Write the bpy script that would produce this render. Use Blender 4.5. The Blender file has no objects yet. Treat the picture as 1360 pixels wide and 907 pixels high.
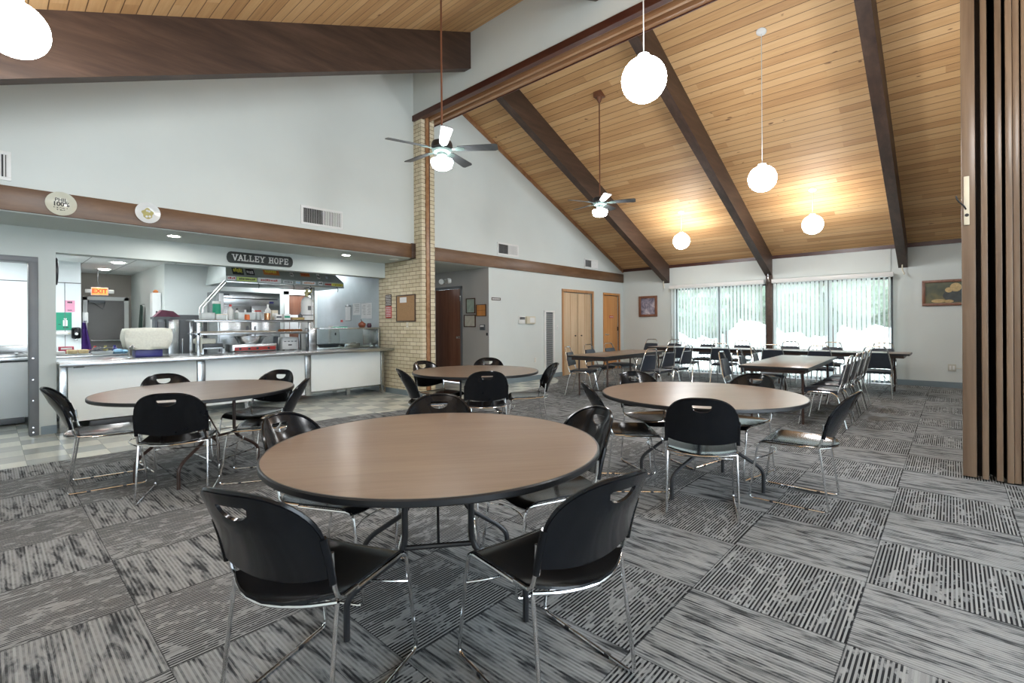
import bpy, bmesh, math, random
from mathutils import Vector, Matrix
random.seed(7)
sc = bpy.context.scene
COL = sc.collection
PI = math.pi
R = math.radians

# ------------------------------------------------------------------ mesh builder
class MB:
    def __init__(s): s.bm = bmesh.new()
    def box(s, x0, x1, y0, y1, z0, z1, bev=0, M=None, seg=2):
        x0, x1 = min(x0, x1), max(x0, x1); y0, y1 = min(y0, y1), max(y0, y1); z0, z1 = min(z0, z1), max(z0, z1)
        b = bmesh.new()
        v = [b.verts.new(p) for p in ((x0,y0,z0),(x1,y0,z0),(x1,y1,z0),(x0,y1,z0),(x0,y0,z1),(x1,y0,z1),(x1,y1,z1),(x0,y1,z1))]
        for f in ((3,2,1,0),(4,5,6,7),(0,1,5,4),(1,2,6,5),(2,3,7,6),(3,0,4,7)): b.faces.new([v[i] for i in f])
        if bev: bmesh.ops.bevel(b, geom=b.edges[:], offset=bev, segments=seg, profile=0.5, affect='EDGES')
        b.normal_update()
        for f in b.faces: f.smooth = max(map(abs, f.normal)) < .995
        s.merge(b, M, True); return s
    def merge(s, b, M=None, keep=False):
        if M is not None: bmesh.ops.transform(b, matrix=M, verts=b.verts)
        mp = {}
        for v in b.verts: mp[v] = s.bm.verts.new(v.co)
        for f in b.faces:
            try: nf = s.bm.faces.new([mp[v] for v in f.verts]); nf.smooth = f.smooth if keep else True
            except ValueError: pass
        b.free()
    def tube(s, pts, r, closed=False, cr=0.0, seg=8, cs=4, r2=None):
        P = [Vector(p) for p in pts]
        if cr > 0:
            Q = []; n = len(P)
            for i, p in enumerate(P):
                if not closed and i in (0, n-1): Q.append(p); continue
                a, c = P[i-1], P[(i+1) % n]
                da, dc = a-p, c-p
                k = min(cr, da.length*0.48, dc.length*0.48)
                A, Cc = p+da.normalized()*k, p+dc.normalized()*k
                for j in range(cs+1):
                    t = j/cs
                    Q.append(A*(1-t)**2 + p*2*t*(1-t) + Cc*t*t)
            P = Q
        n = len(P)
        rings = []; up = None
        for i in range(n):
            if closed: T = (P[(i+1) % n]-P[i-1]).normalized()
            else: T = (P[min(i+1, n-1)]-P[max(i-1, 0)]).normalized()
            if up is None:
                up = Vector((0,0,1)) if abs(T.z) < 0.9 else Vector((1,0,0))
            S = T.cross(up)
            if S.length < 1e-5: S = T.orthogonal()
            S.normalize(); up = S.cross(T).normalized()
            rr = r if r2 is None else r+(r2-r)*i/(n-1)
            rings.append([s.bm.verts.new(P[i]+(S*math.cos(2*PI*j/seg)+up*math.sin(2*PI*j/seg))*rr) for j in range(seg)])
        for i in range(n if closed else n-1):
            A, B = rings[i], rings[(i+1) % n]
            off = 0
            if closed and i == n-1:
                off = min(range(seg), key=lambda o: (A[0].co-B[o].co).length)
            for j in range(seg):
                s.bm.faces.new([A[j], A[(j+1) % seg], B[(j+1+off) % seg], B[(j+off) % seg]]).smooth = True
        if not closed:
            s.bm.faces.new(rings[0][::-1]); s.bm.faces.new(rings[-1])
        return s
    def lathe(s, prof, c=(0,0,0), seg=24, M=None):
        b = bmesh.new(); rings = []
        for (r, z) in prof:
            if r < 1e-6: rings.append([b.verts.new((0,0,z))])
            else: rings.append([b.verts.new((r*math.cos(2*PI*j/seg), r*math.sin(2*PI*j/seg), z)) for j in range(seg)])
        for A, B in zip(rings, rings[1:]):
            for j in range(seg):
                if len(A) == 1 and len(B) == 1: continue
                if len(A) == 1: b.faces.new([A[0], B[(j+1) % seg], B[j]])
                elif len(B) == 1: b.faces.new([A[j], A[(j+1) % seg], B[0]])
                else: b.faces.new([A[j], A[(j+1) % seg], B[(j+1) % seg], B[j]])
        A, B = rings[-1], rings[0]
        if len(A) > 1 and len(B) > 1:          # an open profile is a band: close it on itself
            for j in range(seg): b.faces.new([A[j], A[(j+1) % seg], B[(j+1) % seg], B[j]])
        T = Matrix.Translation(c)
        s.merge(b, T if M is None else T @ M); return s
    def prism(s, poly, lo, hi, axis='z', M=None):
        f = {'z': lambda p, h: (p[0], p[1], h), 'y': lambda p, h: (p[0], h, p[1]), 'x': lambda p, h: (h, p[0], p[1])}[axis]
        b = bmesh.new()
        A = [b.verts.new(f(p, lo)) for p in poly]; B = [b.verts.new(f(p, hi)) for p in poly]
        b.faces.new(A[::-1]); b.faces.new(B); n = len(poly)
        for i in range(n): b.faces.new([A[i], A[(i+1) % n], B[(i+1) % n], B[i]])
        s.merge(b, M); return s
    def grid(s, fn, us, vs, th=0, skip=None):
        b = bmesh.new()
        V = [[b.verts.new(fn(u, v)) for v in vs] for u in us]
        for i in range(len(us)-1):
            for j in range(len(vs)-1):
                if skip and skip(i, j): continue
                b.faces.new([V[i][j], V[i+1][j], V[i+1][j+1], V[i][j+1]])
        for v in [v for v in b.verts if not v.link_faces]: b.verts.remove(v)
        if th:
            bmesh.ops.recalc_face_normals(b, faces=b.faces)
            bmesh.ops.solidify(b, geom=b.faces[:], thickness=th)
        s.merge(b); return s
    def build(s, name, mat, parent=None, loc=None, rz=0, smooth=True, sharp=35):
        bmesh.ops.remove_doubles(s.bm, verts=s.bm.verts, dist=1e-5)
        bmesh.ops.recalc_face_normals(s.bm, faces=s.bm.faces)
        me = bpy.data.meshes.new(name); s.bm.to_mesh(me); s.bm.free()
        if not smooth: me.polygons.foreach_set('use_smooth', [False]*len(me.polygons))
        if smooth:
            me.set_sharp_from_angle(angle=R(sharp))
        me.materials.append(mat)
        o = bpy.data.objects.new(name, me); COL.objects.link(o)
        if parent is not None: o.parent = parent
        if loc is not None: o.location = loc
        if rz: o.rotation_euler[2] = rz
        return o

def box(name, mat, parent, *a, bev=0, M=None): return MB().box(*a, bev=bev, M=M).build(name, mat, parent)
def tag(o, label, cat, group=None, kind=None):
    o['label'] = label; o['category'] = cat
    if group: o['group'] = group
    if kind: o['kind'] = kind
    return o
def thing(name, label, cat, loc=(0,0,0), rz=0, group=None):
    o = bpy.data.objects.new(name, None); o.empty_display_size = 0.1; COL.objects.link(o)
    o.location = loc; o.rotation_euler[2] = rz
    return tag(o, label, cat, group)
def struct(o, label=None):
    o['kind'] = 'structure'
    if label: o['label'] = label
    return o
def kids(o): return [c for c in bpy.data.objects if c.parent == o]
def copy_tree(root, loc, rz, label, group=None):
    def cp(o, par):
        c = o.copy(); COL.objects.link(c)
        if par is not None: c.parent = par; c.matrix_parent_inverse = o.matrix_parent_inverse.copy()
        for k in kids(o): cp(k, c)
        return c
    c = cp(root, None); c.location = loc; c.rotation_euler[2] = rz; c['label'] = label
    if group: c['group'] = group
    return c

# ------------------------------------------------------------------ node helper
class S:
    def __init__(s, t, k): s.t = t; s.k = k
    def _m(s, op, *o, clamp=False):
        n = s.t.nodes.new('ShaderNodeMath'); n.operation = op; n.use_clamp = clamp
        for i, x in enumerate((s,)+o):
            if isinstance(x, S): s.t.links.new(x.k, n.inputs[i])
            else: n.inputs[i].default_value = x
        return S(s.t, n.outputs[0])
    def __add__(s, o): return s._m('ADD', o)
    def __sub__(s, o): return s._m('SUBTRACT', o)
    def __mul__(s, o): return s._m('MULTIPLY', o)
    def __truediv__(s, o): return s._m('DIVIDE', o)
    def floor(s): return s._m('FLOOR')
    def fract(s): return s._m('FRACT')
    def abs(s): return s._m('ABSOLUTE')
    def sin(s): return s._m('SINE')
    def mod(s, o): return s._m('FLOORED_MODULO', o)
    def lt(s, o): return s._m('LESS_THAN', o)
    def gt(s, o): return s._m('GREATER_THAN', o)
    def clamp(s): return s._m('ADD', 0.0, clamp=True)
def mixf(a, b, f):   # a where f=0, b where f=1
    return a + (b-a)*f if isinstance(a, S) else (b-a)*f + a
def step(x, lo, hi):
    n = x.t.nodes.new('ShaderNodeMapRange'); n.interpolation_type = 'SMOOTHSTEP'
    x.t.links.new(x.k, n.inputs[0]); n.inputs[1].default_value = lo; n.inputs[2].default_value = hi
    return S(x.t, n.outputs[0])
def coords(t, kind='Object'):
    c = t.nodes.new('ShaderNodeTexCoord'); x = t.nodes.new('ShaderNodeSeparateXYZ')
    t.links.new(c.outputs[kind], x.inputs[0])
    return [S(t, x.outputs[i]) for i in range(3)]
def comb(t, x, y, z):
    n = t.nodes.new('ShaderNodeCombineXYZ')
    for i, v in enumerate((x, y, z)):
        if isinstance(v, S): t.links.new(v.k, n.inputs[i])
        else: n.inputs[i].default_value = v
    return S(t, n.outputs[0])
def noise(t, vec, scale=1, detail=2, rough=0.5, dist=0):
    n = t.nodes.new('ShaderNodeTexNoise'); t.links.new(vec.k, n.inputs['Vector'])
    n.inputs['Scale'].default_value = scale; n.inputs['Detail'].default_value = detail
    n.inputs['Roughness'].default_value = rough; n.inputs['Distortion'].default_value = dist
    return S(t, n.outputs[0])
def white(t, vec):
    n = t.nodes.new('ShaderNodeTexWhiteNoise'); n.noise_dimensions = '3D'; t.links.new(vec.k, n.inputs['Vector'])
    return S(t, n.outputs[0])
def ramp(f, stops):
    n = f.t.nodes.new('ShaderNodeValToRGB'); f.t.links.new(f.k, n.inputs[0]); e = n.color_ramp.elements
    while len(e) < len(stops): e.new(0.5)
    for q, (p, c) in zip(e, stops): q.position = p; q.color = (*c, 1)
    return S(f.t, n.outputs[0])
def mixc(t, a, b, f, mode='MIX'):
    n = t.nodes.new('ShaderNodeMix'); n.data_type = 'RGBA'; n.blend_type = mode
    for k, v in ((0, f), (6, a), (7, b)):
        if isinstance(v, S): t.links.new(v.k, n.inputs[k])
        elif k == 0: n.inputs[0].default_value = v
        else: n.inputs[k].default_value = (*v, 1)
    return S(t, n.outputs[2])
def mat(name, col=(.5,.5,.5), rough=.5, metal=0, spec=.5, coat=0, emis=None, es=0, build=None, bump=0.3):
    m = bpy.data.materials.new(name); m.use_nodes = True; t = m.node_tree
    b = t.nodes['Principled BSDF']
    b.inputs['Base Color'].default_value = (*col, 1); b.inputs['Roughness'].default_value = rough
    b.inputs['Metallic'].default_value = metal; b.inputs['Specular IOR Level'].default_value = spec
    b.inputs['Coat Weight'].default_value = coat; b.inputs['Coat Roughness'].default_value = 0.1
    if emis: b.inputs['Emission Color'].default_value = (*emis, 1); b.inputs['Emission Strength'].default_value = es
    if build:
        out = build(t)
        if 'col' in out: t.links.new(out['col'].k, b.inputs['Base Color'])
        if 'rough' in out: t.links.new(out['rough'].k, b.inputs['Roughness'])
        if 'h' in out:
            bn = t.nodes.new('ShaderNodeBump'); bn.inputs['Strength'].default_value = bump; bn.inputs['Distance'].default_value = out.get('d', 0.002)
            t.links.new(out['h'].k, bn.inputs['Height']); t.links.new(bn.outputs[0], b.inputs['Normal'])
    return m
def speck(c, amt=.12, sc_=6, stretch=(1,1,1)):   # slight mottling so that no surface is one dead flat tone
    def f(t):
        x, y, z = coords(t)
        n = noise(t, comb(t, x*stretch[0], y*stretch[1], z*stretch[2]), sc_, 4)
        return {'col': ramp(n, [(.25, tuple(v*(1-amt) for v in c)), (.75, tuple(min(1, v*(1+amt)) for v in c))])}
    return f
def wood(c1, c2, c3, axis='x', grain=30, stretch=.06, knots=0.0):
    def f(t):
        X = coords(t); i = 'xyz'.index(axis)
        v = [X[j]*(stretch if j == i else 1.0) for j in range(3)]
        w = noise(t, comb(t, *v), 2.5, 3, .6)
        v2 = [v[j]+w*.15 for j in range(3)]
        g = noise(t, comb(t, *v2), grain, 4, .65)
        big = noise(t, comb(t, *v), 3, 2)
        k = g*.65+big*.35
        return {'col': ramp(k, [(.3, c1), (.5, c2), (.72, c3)]), 'h': g, 'd': .0008}
    return f

# ------------------------------------------------------------------ materials
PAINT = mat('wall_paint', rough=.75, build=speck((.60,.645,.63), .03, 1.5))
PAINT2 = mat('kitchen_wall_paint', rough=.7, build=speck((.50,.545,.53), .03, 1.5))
GREYP = mat('grey_hall_paint', rough=.75, build=speck((.37,.37,.36), .03, 1.5))
TAUPE = mat('taupe_paint', rough=.7, build=speck((.33,.30,.27), .04, 2))
WHITEPANEL = mat('white_wall_panel', rough=.35, build=speck((.68,.73,.75), .05, 2))
BASE = mat('rubber_baseboard', rough=.5, build=speck((.17,.22,.25), .1, 4))
def _ceil(pitch):
    def f(t):
        x, y, z = coords(t)
        bx = x/pitch; bid = bx.floor()
        r = white(t, comb(t, bid, 3.0, 1.0))
        jy = (y+r*7.0)/3.1; r2 = white(t, comb(t, bid, jy.floor(), 5.0))
        g = noise(t, comb(t, x*14.0+r2*40.0, y*.7+r2*30.0, 0.0), 2.2, 4, .6, .3)
        kn = noise(t, comb(t, x*9.0+r2*20.0, y*3.5+r2*9.0, 0.0), 1.6, 1)
        k = g*.5+r2*.35+.08
        c = ramp(k, [(.2, (.39,.205,.085)), (.5, (.57,.335,.150)), (.8, (.69,.455,.235))])
        c = mixc(t, c, (.13,.055,.022), step(kn, .73, .80)*.8)
        e = (bx.fract()-.5).abs()
        gr = step(e, .455, .485)
        c = mixc(t, c, (.06,.025,.01), gr*.85)
        return {'col': c, 'h': gr*-1.0, 'd': .006}
    return f
CEIL = mat('pine_boards', rough=.6, spec=.35, build=_ceil(.1206), bump=.6)
BEAM = mat('dark_stained_beam', rough=.5, build=wood((.024,.012,.008), (.052,.028,.018), (.095,.055,.037), 'x', 12, .12))
FASCIA = mat('brown_fascia_board', rough=.42, build=wood((.07,.030,.012), (.135,.068,.030), (.20,.112,.060), 'x', 9, .2))
DARKTRIM = mat('dark_brown_trim', rough=.4, build=wood((.035,.008,.005), (.06,.016,.009), (.09,.03,.017), 'y', 14, .1))
TRACK = mat('varnished_track_wood', rough=.3, build=wood((.17,.075,.03), (.30,.15,.07), (.42,.25,.14), 'y', 10, .06))
PART = mat('partition_walnut', rough=.35, build=wood((.08,.050,.032), (.175,.117,.076), (.27,.19,.125), 'z', 12, .05))
PARTD = mat('partition_dark_fold', rough=.6, build=speck((.018,.012,.010), .3, 20))
DOORB = mat('brown_door_veneer', rough=.35, build=wood((.075,.028,.017), (.14,.058,.034), (.21,.095,.058), 'z', 14, .08))
DOORO = mat('orange_door_veneer', rough=.35, build=wood((.42,.17,.045), (.55,.25,.075), (.66,.34,.12), 'z', 14, .06))
DOORP = mat('pale_closet_veneer', rough=.4, build=wood((.42,.28,.16), (.55,.40,.25), (.66,.50,.34), 'z', 10, .05))
CASO = mat('door_casing_wood', rough=.4, build=wood((.30,.14,.05), (.44,.23,.10), (.52,.30,.15), 'z', 14, .06))
def _brick(t):
    x, y, z = coords(t)
    n = t.nodes.new('ShaderNodeTexBrick'); t.links.new(comb(t, x+y, z, 0.0).k, n.inputs['Vector'])
    n.inputs['Color1'].default_value = (.56,.49,.33,1); n.inputs['Color2'].default_value = (.68,.61,.45,1)
    n.inputs['Mortar'].default_value = (.13,.085,.05,1); n.inputs['Scale'].default_value = 1
    n.inputs['Mortar Size'].default_value = .0045; n.inputs['Mortar Smooth'].default_value = .3
    n.inputs['Brick Width'].default_value = .20; n.inputs['Row Height'].default_value = .0712
    c = S(t, n.outputs[0]); f = S(t, n.outputs[1])
    nz = noise(t, comb(t, x, y, z), 9, 4)
    c = mixc(t, c, (.42,.32,.19), step(nz, .55, .8)*.4)
    return {'col': c, 'h': f*-1.0+nz*.2, 'd': .006}
BRICK = mat('cream_brick', rough=.75, build=_brick, bump=.7)
def _carpet(t):
    X, Y, Z = coords(t); T = .622
    cx, cy = (X-2.33)/T, (Y-.32)/T
    ix, iy = cx.floor(), cy.floor()
    chk = (ix+iy).mod(2.0).gt(.5)
    u = mixf(X, Y, chk); v = mixf(Y, X, chk)
    r = white(t, comb(t, ix, iy, 2.0))
    sid = (v/.0082).floor()
    rs = white(t, comb(t, sid, ix, iy))
    odd = sid.mod(2.0).gt(.5)
    wave = noise(t, comb(t, u*5.5+r*31.0, v*9.0+r*17.0, 0.0), 1.0, 3, .62, 1.6)
    dash = noise(t, comb(t, u*26.0+rs*60.0, rs*90.0, r*9.0), 1.0, 1, .5)
    big = noise(t, comb(t, X*.9, Y*.9, 0.0), 1.0, 2)
    # woven tiles: alternate loops of pale yarn with dark dashes; smooth tiles: drifting waves
    a = odd*.62*step(wave+dash*.40, .58, .72)+odd*.10+rs*.24
    wv = noise(t, comb(t, u*4.2+v*4.5+r*11.0, v*21.0+r*5.0, 0.0), 1.0, 4, .58, .6)
    bsm = step(wv, .43, .70)*.48+odd*dash*.38+rs*.14
    k = mixf(a, bsm, chk)
    fuzz = noise(t, comb(t, X, Y, 0.0), 350, 1)
    k = k+(fuzz-.5)*.25+(big-.5)*.15
    e = ((cx.fract()-.5).abs()._m('MAXIMUM', (cy.fract()-.5).abs()))
    k = k+step(e, .493, .4985)*.35
    c = ramp(k.clamp(), [(.05, (.345,.365,.375)), (.32, (.20,.215,.225)), (.55, (.060,.067,.074)), (.85, (.012,.013,.016))])
    return {'col': c, 'h': fuzz+odd*.6, 'd': .003}
CARPET = mat('patterned_carpet_tile', rough=.95, spec=.1, build=_carpet, bump=.5)
def _vct(t):
    X, Y, Z = coords(t); T = .305
    cx, cy = (X+.05)/T, (Y+.03)/T
    ix, iy = cx.floor(), cy.floor(); chk = (ix+iy).mod(2.0).gt(.5)
    r = white(t, comb(t, ix, iy, 4.0))
    st = noise(t, comb(t, mixf(X, Y, chk)*3.0, mixf(Y, X, chk)*40.0, r*9.0), 1.0, 3)
    k = chk*.5+r*.35+(st-.5)*.25
    c = ramp(k, [(.0, (.36,.40,.39)), (.45, (.55,.58,.54)), (1., (.76,.78,.69))])
    e = ((cx.fract()-.5).abs()._m('MAXIMUM', (cy.fract()-.5).abs()))
    return {'col': mixc(t, c, (.2,.22,.2), step(e, .488, .497)*.6)}
VCT = mat('vinyl_floor_tile', rough=.22, build=_vct)
def _ctile(t):
    X, Y, Z = coords(t)
    a = (X/.61).fract()._m('SUBTRACT', .5).abs(); b = ((Y+.2)/1.22).fract()._m('SUBTRACT', .5).abs()
    e = step(a, .482, .49)._m('MAXIMUM', step(b, .491, .495))
    return {'col': mixc(t, (.72,.74,.74), (.30,.32,.33), e)}
CTILE = mat('ceiling_tile', rough=.7, build=_ctile)
PLASTIC = mat('black_plastic', rough=.16, spec=.27, build=speck((.006,.007,.009), .15, 12))
CHROME = mat('chrome', (.78,.79,.80), .12, 1)
BLACKM = mat('black_metal', rough=.35, build=speck((.016,.016,.018), .15, 10))
BROWNM = mat('brown_metal', rough=.4, build=speck((.045,.022,.016), .2, 10))
VINYL = mat('slate_vinyl', rough=.38, build=speck((.028,.036,.052), .15, 14))
def _lam(t):
    x, y, z = coords(t)
    g = noise(t, comb(t, x*26.0, y*1.2, 0.0), 1.6, 5, .7, .2); g2 = noise(t, comb(t, x*4.0, y*.5, 0.0), 1.5, 2)
    return {'col': ramp(g*.6+g2*.4, [(.3, (.165,.108,.070)), (.5, (.215,.150,.103)), (.7, (.26,.19,.135))])}
LAM = mat('walnut_laminate', rough=.28, build=_lam)
EDGE = mat('black_edge_band', (.012,.013,.015), .35)
STEEL = mat('stainless_steel', rough=.27, metal=1, build=speck((.47,.49,.50), .08, 3, (1,1,8)))
STEELD = mat('brushed_steel_wall', rough=.42, metal=.45, build=speck((.42,.47,.50), .15, 2))
COUNTERP = mat('white_counter_panel', rough=.35, build=speck((.84,.88,.87), .02, 1.5))
WHITEP = mat('white_plastic', rough=.4, build=speck((.70,.71,.70), .03, 5))
CREAMP = mat('cream_plastic', rough=.5, build=speck((.62,.57,.44), .05, 5))
DGREY = mat('dark_grey_metal', rough=.45, build=speck((.075,.085,.095), .1, 5))
MGREY = mat('grey_frame_paint', rough=.4, build=speck((.12,.13,.14), .08, 5))
GREYDOOR = mat('grey_steel_door', rough=.5, build=speck((.22,.21,.21), .05, 3))
PATINA = mat('pewter_green_metal', rough=.35, metal=.5, build=speck((.10,.14,.13), .25, 30))
BLADE = mat('grey_fan_blade', rough=.4, build=wood((.03,.035,.037), (.06,.065,.068), (.10,.105,.11), 'x', 12, .1))
ROD = mat('bronze_rod', rough=.35, build=speck((.16,.06,.03), .2, 10))
GLOBE = mat('lit_globe_glass', (.9,.9,.9), .3, emis=(.97,.985,1.0), es=30)
GLOBE2 = mat('lit_fan_glass', (.9,.9,.9), .3, emis=(.97,.985,1.0), es=26)
LAMPW = mat('lit_lamp_lens', (.9,.9,.9), .3, emis=(1,.96,.9), es=14)
LAMPS = mat('lit_soffit_lens', (.9,.9,.9), .3, emis=(1,.97,.92), es=90)
PANELL = mat('lit_fill_lens', (.9,.9,.9), .3, emis=(.95,.98,1.0), es=8)
EXITM = mat('lit_exit_face', (.9,.2,.05), .4, emis=(1,.13,.03), es=1.5)
RED = mat('red_paint', rough=.4, build=speck((.45,.035,.03), .1, 8))
GREEN = mat('green_card', rough=.5, build=speck((.01,.27,.16), .05, 8))
PINK = mat('pink_card', rough=.6, build=speck((.72,.33,.47), .04, 8))
PAPER = mat('white_paper', rough=.8, build=speck((.72,.73,.74), .03, 8))
INK = mat('black_ink', rough=.6, build=speck((.02,.02,.022), .1, 8))
WHITEINK = mat('white_lettering', rough=.5, build=speck((.68,.68,.66), .05, 20))
PURPLE = mat('purple_cloth', rough=.8, build=speck((.06,.02,.17), .2, 8))
BLUE = mat('blue_plastic', rough=.4, build=speck((.035,.035,.22), .1, 8))
LBLUE = mat('pale_blue_plastic', rough=.4, build=speck((.25,.5,.72), .15, 20))
TOWEL = mat('cream_terry', rough=.95, build=speck((.78,.79,.70), .08, 40))
CLEARP = mat('frosted_plastic', rough=.3, build=speck((.55,.60,.60), .08, 15))
CORK = mat('cork', rough=.85, build=speck((.33,.20,.10), .15, 60))
FRAMEW = mat('dark_frame', rough=.35, build=wood((.03,.014,.009), (.06,.03,.018), (.10,.05,.03), 'z', 14, .3))
FRAMER = mat('red_brown_frame', rough=.35, build=wood((.13,.05,.03), (.20,.085,.05), (.27,.13,.08), 'z', 14, .3))
FOOD = mat('browned_bread', rough=.7, build=speck((.26,.09,.02), .5, 50))
CERAM = mat('cream_glaze', rough=.15, build=speck((.55,.55,.46), .06, 10))
CERAMW = mat('white_glaze', rough=.15, build=speck((.66,.68,.68), .05, 10))
OLIVE = mat('olive_glaze', rough=.2, build=speck((.40,.36,.14), .15, 20))
GLASS = bpy.data.materials.new('clear_glass'); GLASS.use_nodes = True
_t = GLASS.node_tree; _t.nodes.clear()
_o = _t.nodes.new('ShaderNodeOutputMaterial'); _m = _t.nodes.new('ShaderNodeMixShader'); _f = _t.nodes.new('ShaderNodeFresnel')
_a = _t.nodes.new('ShaderNodeBsdfTransparent'); _g = _t.nodes.new('ShaderNodeBsdfGlossy'); _g.inputs['Roughness'].default_value = .02
_a.inputs[0].default_value = (.93,.96,.95,1)
_t.links.new(_f.outputs[0], _m.inputs[0]); _t.links.new(_a.outputs[0], _m.inputs[1]); _t.links.new(_g.outputs[0], _m.inputs[2]); _t.links.new(_m.outputs[0], _o.inputs[0])
VANE = bpy.data.materials.new('translucent_vane'); VANE.use_nodes = True
_t = VANE.node_tree; _t.nodes.clear()
_o = _t.nodes.new('ShaderNodeOutputMaterial'); _m = _t.nodes.new('ShaderNodeMixShader'); _m.inputs[0].default_value = .5
_a = _t.nodes.new('ShaderNodeBsdfDiffuse'); _g = _t.nodes.new('ShaderNodeBsdfTranslucent')
_a.inputs[0].default_value = (.78,.82,.82,1); _g.inputs[0].default_value = (.80,.86,.86,1)
_m2 = _t.nodes.new('ShaderNodeMixShader'); _m2.inputs[0].default_value = .09; _tr = _t.nodes.new('ShaderNodeBsdfTransparent')
_t.links.new(_a.outputs[0], _m.inputs[1]); _t.links.new(_g.outputs[0], _m.inputs[2])
_t.links.new(_m.outputs[0], _m2.inputs[1]); _t.links.new(_tr.outputs[0], _m2.inputs[2]); _t.links.new(_m2.outputs[0], _o.inputs[0])
LEAF = mat('hedge_leaves', rough=.6, build=speck((.13,.16,.12), .6, 9))
CONC = mat('pale_concrete', rough=.8, build=speck((.62,.61,.58), .08, 2))

# ------------------------------------------------------------------ room constants
XW, YW, XC, YK = 12.75, 7.20, 5.25, 8.15     # window wall, left wall, brick column face, kitchen wall
RX, RZ = 5.383, 6.035                        # ridge
SN, SF = .405, .4256
XB = -2.0; YR = -5.0
def zn(x): return RZ-(RX-x)*SN
def zf(x): return RZ-(x-RX)*SF

# floor
struct(box('floor', VCT, None, XB-.2, XW+.05, YR-.2, 15, -.12, 0), 'speckled pale green and grey vinyl tile floor')
edge = [(XB,6.42),(.07,6.40),(1.2,6.36),(2.4,6.36),(3.3,6.38),(4.1,6.22),(5.5,6.16),(7.2,6.18),(8.0,6.27),(8.6,6.5),(9.1,6.85),(9.4,7.20),(XW,YW),(XW,YR),(XB,YR)]
struct(MB().prism(edge, 0, .006).build('floor_carpet', CARPET, smooth=False), 'grey patterned carpet tiles')
# ceilings
struct(MB().prism([(XB-.2, zn(XB-.2)), (RX, RZ), (RX, RZ+.15), (XB-.2, zn(XB-.2)+.15)], YR-.2, 7.4, 'y').build('ceiling', CEIL, smooth=False), 'pine board ceiling on the near side of the ridge')
struct(MB().prism([(RX, RZ), (XW+.2, zf(XW+.2)), (XW+.2, zf(XW+.2)+.15), (RX, RZ+.15)], YR-.2, 7.4, 'y').build('ceiling', CEIL, smooth=False), 'pine board ceiling sloping down to the windows')
# gable wall over the kitchen and the hall
struct(MB().prism([(XB,2.51),(XB,zn(XB)),(RX,RZ),(XW,zf(XW)),(XW,2.51)], YW, YW+.18, 'y').build('wall_left', PAINT, smooth=False), 'pale grey gable wall over the kitchen and closets')
struct(MB().box(7.27, 9.79, YW, YW+.12, 0, 2.51).box(7.152, 7.27, YW, YW+.012, 0, 2.51).build('wall_left', PAINT, smooth=False))
struct(box('closet_gap_backing', GREYP, None, 9.6, XW, YW+.13, YW+.2, 0, 2.5))  # unseen backing added to block outside brightness at the door gaps
struct(box('wall_left', PAINT, None, 11.09, 11.70, YW, YW+.12, 0, 2.51))
struct(box('wall_left', PAINT, None, 12.50, XW, YW, YW+.12, 0, 2.51))
struct(box('wall_left', PAINT, None, 9.79, 11.09, YW, YW+.12, 2.13, 2.51))
struct(box('wall_left', PAINT, None, 11.70, 12.50, YW, YW+.12, 2.13, 2.51))
struct(MB().box(XB, 5.17, YW-.035, YW+.12, 2.515, 2.765, .003).build('trim_1', FASCIA), 'brown wood fascia board over the kitchen')
struct(MB().box(5.17, XC, YW-.05, YW+.12, 2.505, 2.775, .003).build('trim_1', BEAM))
struct(MB().box(5.54, XW-.002, YW-.035, YW, 2.515, 2.765, .003).build('trim_2', FASCIA), 'brown wood fascia board over the hall and closets')
# sloped edge trims along the far gable and wall top
struct(MB().prism([(5.6, zf(5.6)-.09), (5.6, zf(5.6)), (XW, zf(XW)), (XW, zf(XW)-.09)], YW-.03, YW, 'y').build('trim_3', TRACK))
struct(box('trim_4', DARKTRIM, None, XW-.03, XW, YR, YW, zf(XW)-.07, zf(XW)+.012))
# soffit and kitchen front wall
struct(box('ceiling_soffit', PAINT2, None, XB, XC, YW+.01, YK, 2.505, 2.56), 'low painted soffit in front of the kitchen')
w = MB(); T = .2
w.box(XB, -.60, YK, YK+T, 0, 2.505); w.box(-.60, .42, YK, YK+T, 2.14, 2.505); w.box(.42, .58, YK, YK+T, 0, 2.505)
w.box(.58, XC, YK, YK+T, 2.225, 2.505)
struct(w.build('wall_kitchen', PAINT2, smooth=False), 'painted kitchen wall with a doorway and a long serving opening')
struct(box('baseboard_kitchen', BASE, None, .44, .58, YK-.012, YK, 0, .10))
d = thing('kitchen_door_frame', 'grey steel door frame of the open kitchen doorway at far left', 'door frame', (0, 0, 0))
f = MB(); f.box(.34, .425, YK-.02, YK+T+.02, 0, 2.14, .004); f.box(-.66, .425, YK-.021, YK+T+.021, 2.085, 2.15, .004)
f.box(-.66, -.60, YK-.02, YK+T+.02, 0, 2.14, .004); f.build('frame', MGREY, d)
for z in (.93, .67, .42, .10, .04): MB().lathe([(0,.004),(.009,.003),(.011,0)], (.375, YK-.0205, z), 10, Matrix.Rotation(R(90), 4, 'X')).build('screw', CHROME, d)
# brick pier
b = MB(); b.box(XC, 5.54, 6.97, YK+.22, 0, 2.515); b.box(XC, 5.54, 6.97, YW+.1, 2.515, 5.06)
struct(b.build('wall_brick', BRICK, smooth=False), 'cream brick wall end rising to the header')
struct(box('trim_5', TRACK, None, 5.335, 5.40, 6.945, 6.97, .0, 5.05))
struct(box('trim_5', DARKTRIM, None, 5.40, 5.415, 6.94, 6.97, .0, 5.05))
struct(box('baseboard_brick', BASE, None, XC-.01, XC, 6.97, YK, 0, .10))
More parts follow.
